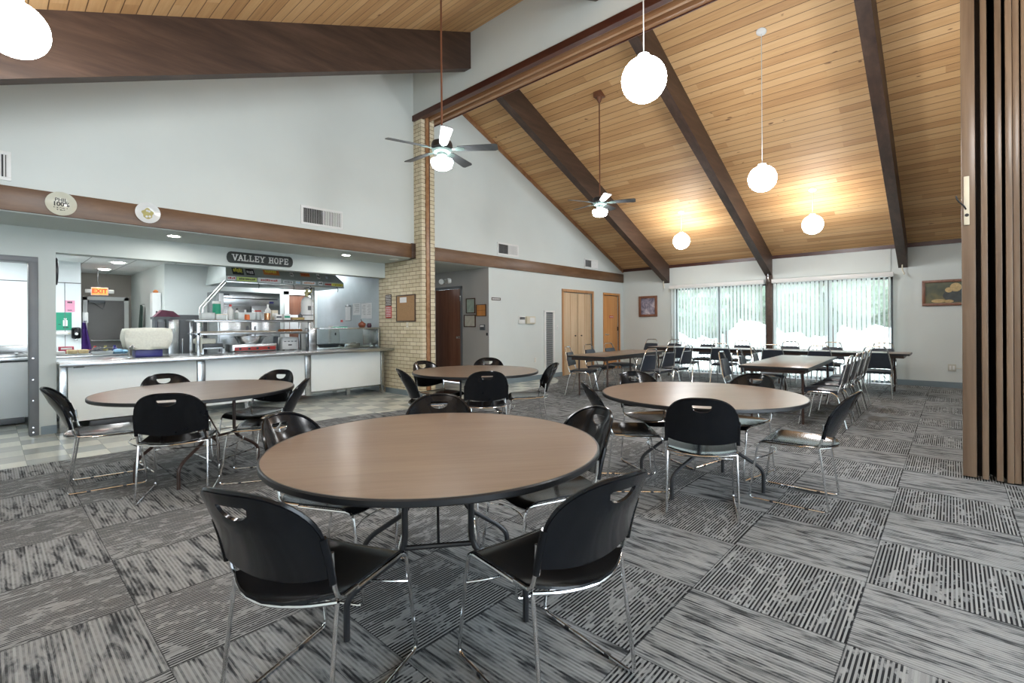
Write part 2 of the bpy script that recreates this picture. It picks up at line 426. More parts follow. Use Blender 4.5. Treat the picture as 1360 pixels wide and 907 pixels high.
# header over the partition line
struct(MB().prism([(XC, 5.06), (XC, zn(XC)), (RX, RZ), (5.60, zf(5.6)), (5.60, 5.06)], YR, YW, 'y').build('wall_header', PAINT, smooth=False), 'white header wall across the vault above the folding partition track')
struct(box('trim_6', DARKTRIM, None, XC-.03, XC+.06, YR, YW-.005, 4.99, 5.09))
h_ = MB(); h_.box(XC+.06, XC+.11, YR, YW-.01, 5.02, 5.07); h_.box(XC+.155, XC+.20, YR, YW-.01, 4.985, 5.07); h_.box(XC+.29, XC+.36, YR, YW-.01, 4.985, 5.07)
struct(h_.build('trim_7', TRACK, smooth=False))
struct(box('trim_8', DARKTRIM, None, XC+.36, XC+.375, YR, YW-.01, 4.97, 5.05))
struct(box('trim_9', CHROME, None, XC+.23, XC+.26, YR, YW-.01, 5.04, 5.062))
# hall
struct(box('wall_hall', GREYP, None, 7.15, 7.27, YW+.002, 8.06, 0, 2.51), 'grey side wall of the hall')
struct(box('wall_hall', GREYP, None, 7.15, 7.27, 9.02, 10.6, 0, 2.51))
struct(box('wall_hall', GREYP, None, 7.15, 7.27, 8.06, 9.02, 2.14, 2.51))
struct(box('wall_hall_end', GREYP, None, 5.3, 7.3, 10.5, 10.62, 0, 2.51))
struct(box('wall_hall_left', GREYP, None, 5.42, 5.54, YK+.22, 10.6, 0, 2.51))
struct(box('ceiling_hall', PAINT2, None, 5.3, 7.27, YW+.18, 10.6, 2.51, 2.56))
struct(box('baseboard_left', BASE, None, 7.15, 9.79, YW-.012, YW, 0, .11)); struct(box('baseboard_left', BASE, None, 11.09, 11.70, YW-.012, YW, 0, .11)); struct(box('baseboard_left', BASE, None, 12.50, XW, YW-.012, YW, 0, .11))
struct(box('baseboard_hall', BASE, None, 7.138, 7.15, YW, 8.03, 0, .11))
# hall door
D = struct(box('door_1', DOORB, None, 7.16, 7.20, 8.085, 8.995, .008, 2.11, bev=.003), 'dark brown slab door in the hall')
D['category'] = 'door'
MB().box(7.13, 7.16, 8.03, 8.085, 0, 2.16).box(7.13, 7.16, 8.995, 9.05, 0, 2.16).box(7.13, 7.16, 8.03, 9.05, 2.11, 2.17).build('door_frame', MGREY, D)
MB().lathe([(0,-.02),(.03,-.02),(.03,0),(.012,.004),(.012,.03),(.026,.04),(.028,.06),(.018,.072),(0,.074)], (7.155, 8.16, 1.02), 16, Matrix.Rotation(R(-90), 4, 'Y')).build('door_knob', CHROME, D)
MB().box(7.118, 7.135, 8.065, 8.095, 1.83, 1.95, .002).build('hinge', CHROME, D)
# closet doors
D = struct(MB().box(9.83, 10.425, YW+.012, YW+.045, .012, 2.10, .002).box(10.445, 11.05, YW+.012, YW+.045, .012, 2.10, .002).build('door_2', DOORP), 'pair of pale wood folding closet doors')
MB().box(9.72, 9.79, YW-.02, YW+.02, 0, 2.19, .002).box(11.09, 11.16, YW-.02, YW+.02, 0, 2.19, .002).box(9.72, 11.16, YW-.021, YW+.02, 2.12, 2.19, .002).build('door_frame', CASO, D)
MB().box(10.10, 10.106, YW+.008, YW+.0125, .012, 2.10).box(10.75, 10.756, YW+.008, YW+.0125, .012, 2.10).build('fold_joint', CASO, D)
for x in (10.30, 10.58): MB().lathe([(0,.0),(.012,0),(.012,.012),(.02,.02),(.018,.03),(0,.032)], (x, YW+.012, 1.0), 12, Matrix.Rotation(R(90), 4, 'X')).build('door_knob', BLACKM, D)
D = struct(MB().box(11.73, 12.46, YW+.012, YW+.045, .012, 2.10, .002).build('door_3', DOORO), 'orange wood door in the far left corner')
MB().box(11.65, 11.70, YW-.02, YW+.02, 0, 2.17, .002).box(12.50, 12.56, YW-.02, YW+.02, 0, 2.17, .002).box(11.65, 12.56, YW-.021, YW+.02, 2.12, 2.18, .002).build('door_frame', DOORO, D)
MB().lathe([(0,0),(.03,0),(.03,.008),(.01,.01),(.01,.04),(0,.04)], (11.80, YW+.012, 1.0), 16, Matrix.Rotation(R(90), 4, 'X')).box(11.795, 11.92, YW-.035, YW-.02, .99, 1.01, .004).build('door_handle', CHROME, D)
MB().box(12.43, 12.475, YW+.0, YW+.014, 1.1, 1.22, .002).build('hinge', BLACKM, D)
s_ = MB().box(12.0, 12.22, YW+.006, YW+.013, 1.47, 1.535, .001).build('door_sign', RED, D); MB().box(12.015, 12.205, YW+.004, YW+.0065, 1.495, 1.51).build('sign_stripe', PAPER, s_)

# window wall
w = MB(); T = .22; WY0, WY1, WT = .90, 5.60, 2.25
w.box(XW, XW+T, YR, WY0, 0, 3.2); w.box(XW, XW+T, WY1, YW+.2, 0, 3.2); w.box(XW, XW+T, WY0, WY1, WT, 3.2)
struct(w.build('wall_windows', PAINT, smooth=False), 'pale wall around the two big windows')
struct(box('baseboard_windows', BASE, None, XW-.012, XW, YR, WY0, 0, .12)); struct(box('baseboard_windows', BASE, None, XW-.012, XW, WY1, YW, 0, .12))
struct(box('wall_windows_upper', PAINT, None, XW-.02, XW, .93, 5.67, 2.36, zf(XW)-.06))
POST = tag(MB().box(XW-.06, XW+.12, 3.165, 3.305, 0, 2.46, .003).build('window_post', BEAM), 'dark brown wooden post between the two windows carrying a beam', 'post')
for n, (a, c) in enumerate(((3.31, WY1), (WY0, 3.16))):
    W = thing('window_%d' % (n+1), ('left' if n == 0 else 'right')+' floor-length sliding window behind vertical blinds', 'window'); W['kind'] = 'structure'
    m_ = (a+c)/2 if n == 0 else (a+c)/2+.0
    f = MB(); q = .045
    f.box(XW+.08, XW+.15, a, a+q, .03, WT); f.box(XW+.08, XW+.15, c-q, c, .03, WT); f.box(XW+.08, XW+.15, a, c, WT-q, WT); f.box(XW+.08, XW+.15, a, c, .0, .06)
    f.box(XW+.08, XW+.15, m_-.04, m_+.04, .03, WT); f.build('window_frame', MGREY, W)
    MB().box(XW+.11, XW+.116, a+q, m_-.04, .06, WT-q).box(XW+.12, XW+.126, m_+.04, c-q, .06, WT-q).build('pane', GLASS, W, smooth=False)
# blinds
for n, (a, c, wx) in enumerate(((3.34, 5.66, .0), (.90, 3.13, .0))):
    B = thing('vertical_blind', 'white vertical blind over the %s window, pulled closed' % ('left' if n == 0 else 'right'), 'blind', (XW-.14, a, 0), 0, 'vertical blinds on the big windows')
    L = c-a
    MB().box(-.05, .07, -.02, L+.02, 2.24, 2.335, .004).build('headrail', WHITEP, B)
    k = int(L/.083); ov = .083
    for i in range(k):
        yy = .05+i*(L-.09)/(k-1); an = R(58+random.uniform(-5, 5)) if not (n == 1 and i < 4) else R(30)
        M = Matrix.Translation((0, yy, 0)) @ Matrix.Rotation(an, 4, 'Z')
        g = MB(); g.grid(lambda u, v: M @ Vector((u*.044, .006*(1-u*u), v)), [-1, -.5, 0, .5, 1], [.03, 2.24]); g.build('vane', VANE, B)
    MB().tube([(-.06, .06 if n == 1 else L-.06, 2.2), (-.065, .06 if n == 1 else L-.06, .95)], .006).build('wand', WHITEP, B)
# other walls, outside the frame
w = MB(); w.box(XB-.2, -1.8, YR-.2, YR, 0, 6.3); w.box(5.0, XW+.2, YR-.2, YR, 0, 6.3); w.box(-1.8, 5.0, YR-.2, YR, 3.0, 6.3)
struct(w.build('wall_right', PAINT, smooth=False))
g = MB()
for x in (-1.8, .4, 2.6, 4.94): g.box(x, x+.06, YR-.12, YR-.05, 0, 3.0)
g.box(-1.8, 5.0, YR-.12, YR-.05, 2.94, 3.0); g.box(-1.8, 5.0, YR-.12, YR-.05, 0, .05)
struct(g.build('window_3', MGREY, smooth=False))  # bars of an unseen opening, added to let sky light onto the left wall
w = MB(); w.box(XB-.2, XB, YR, 8.4, 0, 3.2)
struct(w.build('wall_back', PAINT, smooth=False))
struct(box('wall_partition_pocket', PAINT, None, 5.3, 5.62, YR, -1.42, 0, 5.06))

# beams
def beam(y, near, label):
    wd, dp = .15, .60 if near else .50
    b = MB()
    if near: b.prism([(XC, zn(XC)-dp+.02), (XC, zn(XC)+.02), (XB, zn(XB)+.02), (XB, zn(XB)-dp+.02)], y, y+wd, 'y')
    else: b.prism([(5.60, zf(5.6)-dp+.02), (5.60, zf(5.6)+.02), (XW, zf(XW)+.02), (XW, zf(XW)-dp+.02)], y, y+wd, 'y')
    return tag(b.build('ceiling_beam', BEAM, smooth=False), label, 'beam', 'roof beams')
beam(5.66, True, 'dark stained roof beam crossing the top left, beside the nearest globe lamp')
beam(5.75, False, 'dark stained beam sloping down the far ceiling nearest the gable wall')
beam(3.17, False, 'dark stained beam sloping down onto the post between the windows')
beam(.66, False, 'dark stained beam sloping down right of the windows, near the folding partition')
beam(3.17, True, 'dark stained roof beam on the near side, above the frame')
# hooks at beam ends
for y, lb in ((5.87, 'small brass hook under the beam end left of the windows'), (3.24, 'small steel hook under the beam end above the window post'), (.74, 'small wooden hook hanging under the beam end right of the windows')):
    x = XW-.12; z = 2.43
    if y > 5: M_ = CREAMP
    elif y > 3: M_ = CHROME
    else: M_ = CREAMP
    tag(MB().tube([(x, y, z+.06), (x, y, z-.06), (x-.02, y-.03, z-.15), (x-.06, y-.03, z-.16)], .011, cr=.03).build('beam_hook', M_), lb, 'hook')

# ------------------------------------------------------------------ folding partition
P = thing('folding_partition', 'tall folded wooden accordion partition at the right edge', 'partition', (5.5, -.06, 0))
MB().box(-.02, .10, -.088, -.004, .02, 4.98, .004).build('lead_post', PART, P)
MB().box(-.036, -.02, -.052, -.018, 2.10, 2.50, .003).build('latch_plate', CREAMP, P)
MB().tube([(-.036, -.03, 2.23), (-.07, -.02, 2.25), (-.085, .02, 2.30), (-.085, .03, 2.34)], .006, cr=.02).build('latch_hook', BLACKM, P)
MB().lathe([(0,.008),(.012,.006),(.014,0)], (-.036, -.036, 2.18), 10, Matrix.Rotation(R(-90), 4, 'Y')).build('latch_bolt', BLACKM, P)
ys = [-.135, -.218, -.276, -.317, -.364]+[-.364-.051*k for k in range(1, 19)]
MB().box(.05, .07, -.145, -.085, .02, 4.97, .002).build('end_panel', PARTD, P)
for i, y in enumerate(ys):
    xo = -.045 if i % 2 == 0 else -.03
    MB().box(xo, xo+.05, y-.022, y+.016, .02, 4.97, .004).build('slat', PART, P)
    y2 = ys[i+1] if i+1 < len(ys) else y-.05
    ya = -.082 if i == 0 else ys[i-1]
    MB().prism([(xo+.05, y+.006), (.20, (y+ya)/2+.006), (.20, (y+ya)/2-.004), (xo+.05, y-.006)], .02, 4.97).build('fold_panel', PARTD, P, smooth=False)
    MB().prism([(xo+.05, y+.0), (.20, (y+y2)/2+.006), (.20, (y+y2)/2-.004), (xo+.05, y-.012)], .02, 4.97).build('fold_panel', PARTD, P, smooth=False)

# ------------------------------------------------------------------ pendants and fans
def globe(x, y, z, label, cord=WHITEP, near=False):
    zc = zn(x) if x < RX else zf(x)
    G = thing('globe_pendant_lamp', label, 'lamp', (x, y, z), 0, 'globe pendant lamps')
    MB().lathe([(.178*math.sin(PI*k/20), -.178*math.cos(PI*k/20)) for k in range(1, 20)]+[(.0, .178)], (0,0,0), 32).build('globe', GLOBE, G)
    MB().lathe([(0,.172),(.055,.168),(.05,.20),(.012,.215),(0,.215)], (0,0,0), 20).build('cap', WHITEP, G)
    MB().tube([(0,0,.2), (0,0,zc-z-.02)], .005, seg=6).build('cord', cord, G)
    sg = 1 if x < RX else -1
    MB().lathe([(0,-.035),(.03,-.03),(.065,-.008),(.065,.02),(0,.02)], (0,0,zc-z), 20, Matrix.Rotation(-sg*math.atan(.41), 4, 'Y')).build('canopy', WHITEP, G)
globe(3.62, 1.84, 3.285, 'large lit globe lamp on a white cord, in front of the second far beam')
globe(.13, 4.5, 3.25, 'lit globe lamp cut by the top left edge, nearest the camera')
globe(7.16, 1.90, 3.27, 'lit globe lamp on a long thin cord, between the two right-hand beams')
globe(10.59, 1.94, 3.16, 'small lit globe lamp on a short cord above the right window')
globe(10.61, 4.50, 3.16, 'smallest lit globe lamp, hanging above the left window')
globe(.13, 1.90, 3.25, 'added fill globe lamp overhead, above the frame')  # from here on, out-of-view globes added to brighten the room and ceiling
globe(3.62, -.75, 3.285, 'added fill globe lamp above the frame, right of the camera')
globe(7.16, -.75, 3.27, 'added fill globe lamp behind the folding partition')
def fan(x, y, z, label, r, a0):
    zc = zn(x) if x < RX else zf(x)
    F = thing('ceiling_fan', label, 'fan', (x, y, z), 0, 'ceiling fans')
    MB().tube([(0,0,.08), (0,0,zc-z-.08)], .011).build('down_rod', ROD, F)
    MB().box(-.075, .075, -.075, .075, zc-z-.06, zc-z+.08, .006).lathe([(.018,-.15),(.045,-.09),(.05,-.05),(0,-.05)], (0,0,zc-z), 16).build('canopy', ROD, F)
    MB().lathe([(0,.10),(.05,.10),(.115,.075),(.125,.04),(.125,-.0),(.10,-.02),(0,-.02)], (0,0,0), 28).build('motor', BLACKM, F)
    MB().lathe([(0,-.02),(.12,-.02),(.10,-.045),(.06,-.055),(.06,-.085),(.045,-.10),(0,-.10)], (0,0,0), 28).build('housing', PATINA, F)
    gl = MB().lathe([(.045,-.095),(.06,-.11),(.125,-.135),(.130,-.165),(.112,-.215),(.085,-.235),(0,-.242)], (0,0,0), 28).build('light_shade', GLOBE2, F)
    for k in range(5):
        M = Matrix.Rotation(R(a0+72*k), 4, 'Z') @ Matrix.Translation((0,0,-.005)) @ Matrix.Rotation(R(-13), 4, 'X')
        b = MB(); b.prism([(.19,-.048),(r-.03,-.066),(r,-.05),(r,.05),(r-.03,.066),(.19,.048)], -.004, .004, 'z', M)
        bl = b.build('blade', BLADE, F)
        b = MB(); b.prism([(.07,-.015),(.15,-.02),(.19,-.045),(.26,-.03),(.27,0),(.26,.03),(.19,.045),(.15,.02),(.07,.015)], -.010, -.005, 'z', M); b.build('blade_bracket', PATINA, bl)
fan(3.62, 4.41, 3.37, 'larger ceiling fan with a lit bowl in front of the brick column', .66, 19.5)
fan(7.17, 4.48, 3.40, 'smaller ceiling fan with a lit bowl under the first far beam', .60, 8.5)
for x, y, lb in ((1.69, 7.63, 'round recessed soffit light right of the second plate'), (4.16, 7.64, 'round recessed soffit light above the serving counter near the brick'), (5.02, 7.5, 'pale flush soffit light next to the brick wall')):
    L = thing('recessed_light', lb, 'lamp', (x, y, 2.505), 0, 'recessed soffit lights')
    MB().lathe([(.062,0),(.085,0),(.085,-.008),(.062,-.004)], (0,0,0), 24).build('ring', WHITEP, L)
    MB().lathe([(0,-.002),(.062,-.002),(.062,0),(0,0)], (0,0,0), 24).build('lens', LAMPS if x < 5 else WHITEP, L)

# ------------------------------------------------------------------ plastic stacking chair
def tcol(u, a, n=6): return (1-abs(u)**a)**(1/a)
def make_chair():
    t = thing('stacking_chair', '', 'chair', (0,0,0), 0, 'black plastic stacking chairs')
    us = sorted(set([math.sin(R(90)*k/14) for k in range(-14, 15)]+[-.27, .27, -.18, .18, -.235, .235]))
    def zt(u): return .60+.22*max(0, 1-abs(u)**2.7)**(1/2.7)
    def zb(u): return .530-.030*(1-u*u)
    def xr(z):
        q = max(0, (z-.47)/.35); return -.212-.055*q-.064*q*q
    def P3(u, z):
        return Vector((xr(z)-.078*(1-u*u)*(.45+.55*min(1, max(0, (z-.49)/.22))), u*.221, z))
    def sl(u):     # slot bounds
        if abs(u) >= .27: return (.772, .772)
        return (.772-.040*math.sqrt(1-(u/.27)**2)-.002, .779)
    nv = 12
    vs = list(range(nv+1))+list(range(nv+2, nv+6))
    def fn(u, v):
        top = zt(u); s0, s1 = sl(u)
        s0 = min(s0, top-.008); s1 = min(s1, top-.006)
        if v <= nv: z = zb(u)+(s0-zb(u))*v/nv
        else: z = s1+(top-s1)*(v-nv-2)/3
        return P3(u, z)
    def skip(i, j):
        um = (us[i]+us[i+1])/2
        return j == nv and abs(um) < .27
    g = MB(); g.grid(fn, us, vs, .010, skip); back = g.build('backrest', PLASTIC, t, sharp=50)
    # raised rim around the edge of the shell
    rim = [P3(-1, zb(-1))]+[P3(-1, .53+.0*k) for k in range(1)]+[P3(u, zt(u)) for u in us]+[P3(1, .53), P3(1, zb(1))]
    MB().tube(rim, .0085, seg=6).build('rim', PLASTIC, back)
    sv = [0,.04,.09,.16,.3,.45,.6,.75,.88,.96,1]
    def sf(u, v):
        x = .205-.405*v-.082*(1-u*u)*(v**2) - .02*(1-v)*(abs(u)**3)
        z = .448-.016*(1-u*u)-.030*max(0, (.14-v)/.14)**1.6+.010*max(0, (v-.85)/.15)**2
        return Vector((x, u*(.222-.012*v), z))
    MB().grid(sf, [-1,-.94,-.8,-.6,-.35,0,.35,.6,.8,.94,1], sv, .009).build('seat', PLASTIC, t, sharp=50)
    r = .0075
    for s in (-1, 1):
        MB().tube([(-.195, s*.216, .432), (-.252, s*.224, r), (.25, s*.224, r), (.205, s*.220, .300), (.185, s*.215, .425), (-.10, s*.216, .430)], r, cr=.035).build('sled_leg', CHROME, t)
        MB().tube([(-.10, s*.216, .436), (-.195, s*.220, .440), (-.214, s*.219, .50), (-.222, s*.219, .60)], r, cr=.03).build('back_post', CHROME, t)
        MB().tube([tuple(P3(s, z)+Vector((-.002, 0, 0))) for z in (.505, .55, .60, .66)], .0125, seg=8).build('post_sleeve', PLASTIC, back)
        for x in (-.12, .10): MB().box(x-.012, x+.012, s*.224-.009, s*.224+.009, .0, .014, .002).build('glide', BLACKM, t)
    MB().tube([(.205, -.220, .300), (.15, -.15, .312), (.12, 0, .316), (.15, .15, .312), (.205, .220, .300)], .005, cr=.06).build('front_stretcher', CHROME, t)
    MB().tube([(-.195, -.216, .432), (-.250, -.13, .430), (-.284, 0, .429), (-.250, .13, .430), (-.195, .216, .432)], r, cr=.06).build('rear_rail', CHROME, t)
    return t
CH = make_chair(); _used = [False]
def chair(cx, cy, deg, label):
    if not _used[0]:
        _used[0] = True; CH.location = (cx, cy, .006); CH.rotation_euler[2] = R(deg); CH['label'] = label; return CH
    return copy_tree(CH, (cx, cy, .006), R(deg), label)
# round tables
def round_table(x, y, deg, label, leg=BLACKM):
    t = thing('round_table', label, 'table', (x, y, .006), R(deg), 'round banquet tables')
    MB().lathe([(0,.715),(.752,.715),(.752,.7365),(0,.7365)], (0,0,0), 96).build('tabletop', LAM, t)
    MB().lathe([(.752,.709),(.758,.709),(.762,.714),(.762,.732),(.758,.737),(.752,.737)], (0,0,0), 96).build('edge_band', EDGE, t)
    ap = MB()
    for s in (-1, 1):
        # each leg frame: two uprights that kick outwards to the floor
        for q in (-1, 1):
            MB().tube([(s*.24, q*.14, .715), (s*.24, q*.14, .33), (s*.255, q*.33, .21), (s*.26, q*.375, .16), (s*.26, q*.375, .0)], .0135, cr=.07, seg=10).build('leg', leg, t)
        MB().tube([(s*.24, -.14, .30+.05), (s*.24, .14, .30+.05)], .0115).build('crossbar', leg, t)
        MB().tube([(s*.24, .0, .35), (s*.06, 0, .56), (0, 0, .705)], .006).build('brace', leg, t)
        ap.box(s*.24-.02, s*.24+.02, -.30, .30, .695, .715)
    ap.box(-.30, .30, -.15, -.125, .695, .715); ap.box(-.30, .30, .125, .15, .695, .715)
    ap.build('rail', leg, t)
    return t
A_, B_, C_, D_ = (1.45,1.815), (1.275,4.92), (4.02,4.28), (3.855,1.50)
round_table(*A_, 52, 'large round brown laminate table in the foreground')
round_table(*B_, 112, 'round table at left in front of the serving counter', BROWNM)
round_table(*C_, 60, 'round table in the middle distance beside the brick column')
round_table(*D_, 52, 'round table at right, reflecting the windows')
# foreground
chair(.834, 1.69, 22, 'black plastic chair at bottom left of the foreground table, seen from behind')
chair(1.424, 1.15, 80, 'black plastic chair at bottom right of the foreground table, seen from behind')
chair(1.24, 2.32, -61, 'glossy black plastic chair at the left rim of the foreground table')
chair(1.82, 2.27, -130, 'black plastic chair behind the foreground table, only its backrest top showing')
chair(1.98, 1.62, 157, 'glossy black plastic chair at the right rim of the foreground table')
# left table
chair(1.02, 4.46, 65, 'black plastic chair facing the left table, its back to the camera')
chair(.69, 5.20, -9, 'black plastic chair at the far left by the kitchen doorway pier')
chair(1.21, 5.42, -87, 'black plastic chair behind the left table against the serving counter')
chair(1.80, 5.12, -150, 'black plastic chair at the far right corner of the left table')
chair(1.60, 4.47, 150, 'black plastic chair tucked under the near right rim of the left table')
# middle table
chair(3.88, 4.76, -88, 'glossy black plastic chair beside the brick wall at the middle table')
chair(3.37, 4.27, -22, 'black plastic chair at the left rim of the middle table')
chair(3.68, 3.78, 50, 'black plastic chair with its back to the camera at the middle table')
chair(4.55, 4.60, -135, 'black plastic chair behind the middle table, in front of the white wall')
chair(4.40, 3.82, 138, 'black plastic chair turned sideways at the right of the middle table')
# right table
chair(3.40, 1.31, 22, 'black plastic chair with its back to the camera at the right-hand table')
chair(4.04, .87, 91, 'black plastic chair turned sideways at the right rim of the right-hand table')
chair(3.54, 1.92, -50, 'black plastic chair at the left rim of the right-hand table, dark back showing')
chair(4.12, 1.99, -120, 'shiny black plastic chair at the far left of the right-hand table')
chair(4.43, 1.42, 168, 'black plastic chair at the far side of the right-hand table near the window tables')

# ------------------------------------------------------------------ rectangular tables
def rect_table(x, y, deg, L, W, label):
    t = thing('rectangular_table', label, 'table', (x, y, .006), R(deg), 'rectangular folding tables')
    MB().box(-L/2+.01, L/2-.01, -W/2+.01, W/2-.01, .715, .7365, .001).build('tabletop', LAM, t)
    e = MB(); a, b = L/2, W/2
    for (x0, x1, y0, y1) in ((-a,a,-b,-b+.01), (-a,a,b-.01,b), (-a,-a+.01,-b+.01,b-.01), (a-.01,a,-b+.01,b-.01)): e.box(x0, x1, y0, y1, .705, .737)
    e.build('edge_band', EDGE, t, smooth=False)
    MB().box(-a+.08, a-.08, -b+.05, -b+.07, .655, .715).box(-a+.08, a-.08, b-.07, b-.05, .655, .715).box(-a+.08, -a+.10, -b+.07, b-.07, .655, .715).box(a-.10, a-.08, -b+.07, b-.07, .655, .715).build('apron', BROWNM, t)
    for s in (-1, 1):
        for q in (-1, 1): MB().tube([(s*(a-.25), q*(b-.10), .715), (s*(a-.25), q*(b-.10), 0)], .015, seg=10).build('leg', BROWNM, t)
        MB().tube([(s*(a-.25), -(b-.10), .12), (s*(a-.25), b-.10, .12)], .011).build('crossbar', BLACKM, t)
        MB().tube([(s*(a-.25), 0, .14), (s*(a-.75), 0, .70)], .007).build('brace', BLACKM, t)
rect_table(8.25, 4.73, 1, 2.44, .78, 'long rectangular table by the closets, end towards the camera')
rect_table(11.15, 4.22, 90, 2.44, .76, 'left half of the long table row along the windows')
rect_table(11.15, 1.76, 90, 2.44, .76, 'right half of the long table row, its end near the right wall')
rect_table(8.05, 1.74, 2, 2.60, .80, 'rectangular table reflecting the windows behind the right-hand round table')

# ------------------------------------------------------------------ padded stack chair
def make_stack():
    t = thing('padded_chair', '', 'chair', (0,0,0), 0, 'padded banquet chairs')
    # backrest: trapezoid pad, wide at the bottom
    b = MB(); rows = [(.525,.205),(.54,.212),(.62,.200),(.70,.182),(.755,.166),(.77,.156)]
    def fn(u, v):
        i = min(int(v), len(rows)-2); q = v-i
        z = rows[i][0]*(1-q)+rows[i+1][0]*q; w_ = rows[i][1]*(1-q)+rows[i+1][1]*q
        return Vector((-.20-(z-.45)*.22-.018*(1-u*u), u*w_, z))
    b.grid(fn, [-1,-.9,-.5,0,.5,.9,1], [0,1,2,3,4,5], .028); b.build('backrest', VINYL, t, sharp=60)
    def xb(z): return -.205-(z-.45)*.22
    MB().tube([(xb(.46)+.02, -.213, .43), (xb(.52), -.215, .52), (xb(.80), -.165, .80), (xb(.875), -.13, .875), (xb(.875), .13, .875), (xb(.80), .165, .80), (xb(.52), .215, .52), (xb(.46)+.02, .213, .43)], .0105, cr=.06, seg=8).build('back_frame', CHROME, t)
    s_ = MB()
    def sf(u, v):
        return Vector((.215-.40*v, u*(.205-.0*v), .452+.022*(1-u**4)*(1-(2*v-1)**4)-.018*max(0, (.12-v)/.12)**2))
    s_.grid(sf, [-1,-.92,-.7,-.35,0,.35,.7,.92,1], [0,.05,.12,.3,.5,.7,.88,.95,1], .045); s_.build('seat', VINYL, t, sharp=60)
    for s in (-1, 1):
        MB().tube([(-.05, s*.19, .425), (.16, s*.19, .425), (.235, s*.215, .0)], .0105, cr=.08, seg=8).build('leg', CHROME, t)
        MB().tube([(.05, s*.195, .425), (-.17, s*.20, .425), (-.275, s*.215, .0)], .0105, cr=.08, seg=8).build('leg', CHROME, t)
    MB().box(-.17, .17, -.19, -.17, .405, .425).box(-.17, .17, .17, .19, .405, .425).box(.14, .16, -.17, .17, .405, .425).box(-.17, -.15, -.17, .17, .405, .425).build('seat_frame', CHROME, t)
    return t
SC = make_stack(); _us2 = [False]
def schair(cx, cy, deg, label):
    if not _us2[0]:
        _us2[0] = True; SC.location = (cx, cy, .006); SC.rotation_euler[2] = R(deg); SC['label'] = label; return SC
    return copy_tree(SC, (cx, cy, .006), R(deg), label)
schair(7.42, 5.02, -72, 'padded chrome chair at the near end of the closet-side table, facing it')
schair(8.35, 5.22, -88, 'padded chrome chair in the middle of the closet side of the table')
schair(9.15, 5.24, -92, 'padded chrome chair in front of the orange door at the closet-side table')
schair(7.45, 3.95, 82, 'padded chrome chair, nearest of three with backs to the room at the closet-side table')
schair(8.25, 3.98, 85, 'padded chrome chair, second of three with backs to the room at the closet-side table')
schair(8.95, 3.95, 85, 'padded chrome chair, third of three at the closet-side table, nearest the windows')
far = [(6.04,'leftmost behind the window table row, over the bare wall'),(5.39,'second from left behind the window table row'),(4.52,'behind the window table row at the left window’s centre'),(3.71,'behind the window table row just left of the post'),(2.69,'behind the window table row just right of the post'),(1.89,'behind the window table row at the right window’s centre'),(1.03,'at the right end behind the window table row')]
for y, lb in far: schair(11.78, y*.985, 180, 'padded chrome chair '+lb.replace('’', "'"))
near = [(4.35,'at the left window, back to the room, leftmost of five'),(3.54,'at the left window, back to the room, beside the post'),(2.56,'partly behind the right-hand rectangular table, back to the room'),(1.79,'hidden behind the leaning row of chairs, back to the room'),(.97,'standing alone at the right end of the window table row')]
for y, lb in near: schair(10.50, y*1.0, 2, 'padded chrome chair '+lb)
for x, lb in ((7.35,'nearest'),(8.15,'second'),(8.85,'third')): schair(x, 2.22, -84, 'padded chrome chair, %s on the left side of the right-hand rectangular table' % lb)
for x, lb in ((7.25,'nearest'),(7.88,'second'),(8.52,'third'),(9.15,'farthest')): schair(x, 1.22, 90, 'padded chrome chair, %s on the right side of the right-hand rectangular table' % lb)

# ------------------------------------------------------------------ wall fixtures
def vent(x0, x1, z0, z1, label):
    V = thing('wall_vent', label, 'vent', ((x0+x1)/2, YW, (z0+z1)/2), 0, 'wall vents above the fascia')
    w_, h = (x1-x0)/2, (z1-z0)/2; q = .035
    f = MB(); f.box(-w_, w_, -.014, 0, h-q, h, .002); f.box(-w_, w_, -.014, 0, -h, -h+q, .002); f.box(-w_, -w_+q, -.0139, 0, -h, h, .002); f.box(w_-q, w_, -.0139, 0, -h, h, .002)
    f.build('frame', WHITEP, V)
    box('backing', INK, V, -w_+q, w_-q, -.002, -.0005, -h+q, h-q)
    n = 22; g = MB()
    for i in range(n):
        xx = -w_+q+(2*w_-2*q)*(i+.5)/n; an = R(52 if xx < 0 else -25)
        M = Matrix.Translation((xx, -.007, 0)) @ Matrix.Rotation(an, 4, 'Z')
        g.box(-.0075, .0075, -.0008, .0008, -h+q, h-q, M=M)
    g.build('louvres', WHITEP, V, smooth=False)
vent(-.50, .18, 2.82, 3.12, 'white wall vent cut off by the left edge above the fascia')
vent(3.19, 3.86, 2.83, 3.12, 'white wall vent above the fascia, right of the sign over the kitchen')
vent(7.41, 8.09, 2.81, 3.08, 'white wall vent above the fascia over the hall corner')
vent(10.73, 11.39, 2.80, 3.05, 'small white wall vent above the fascia over the closet doors')
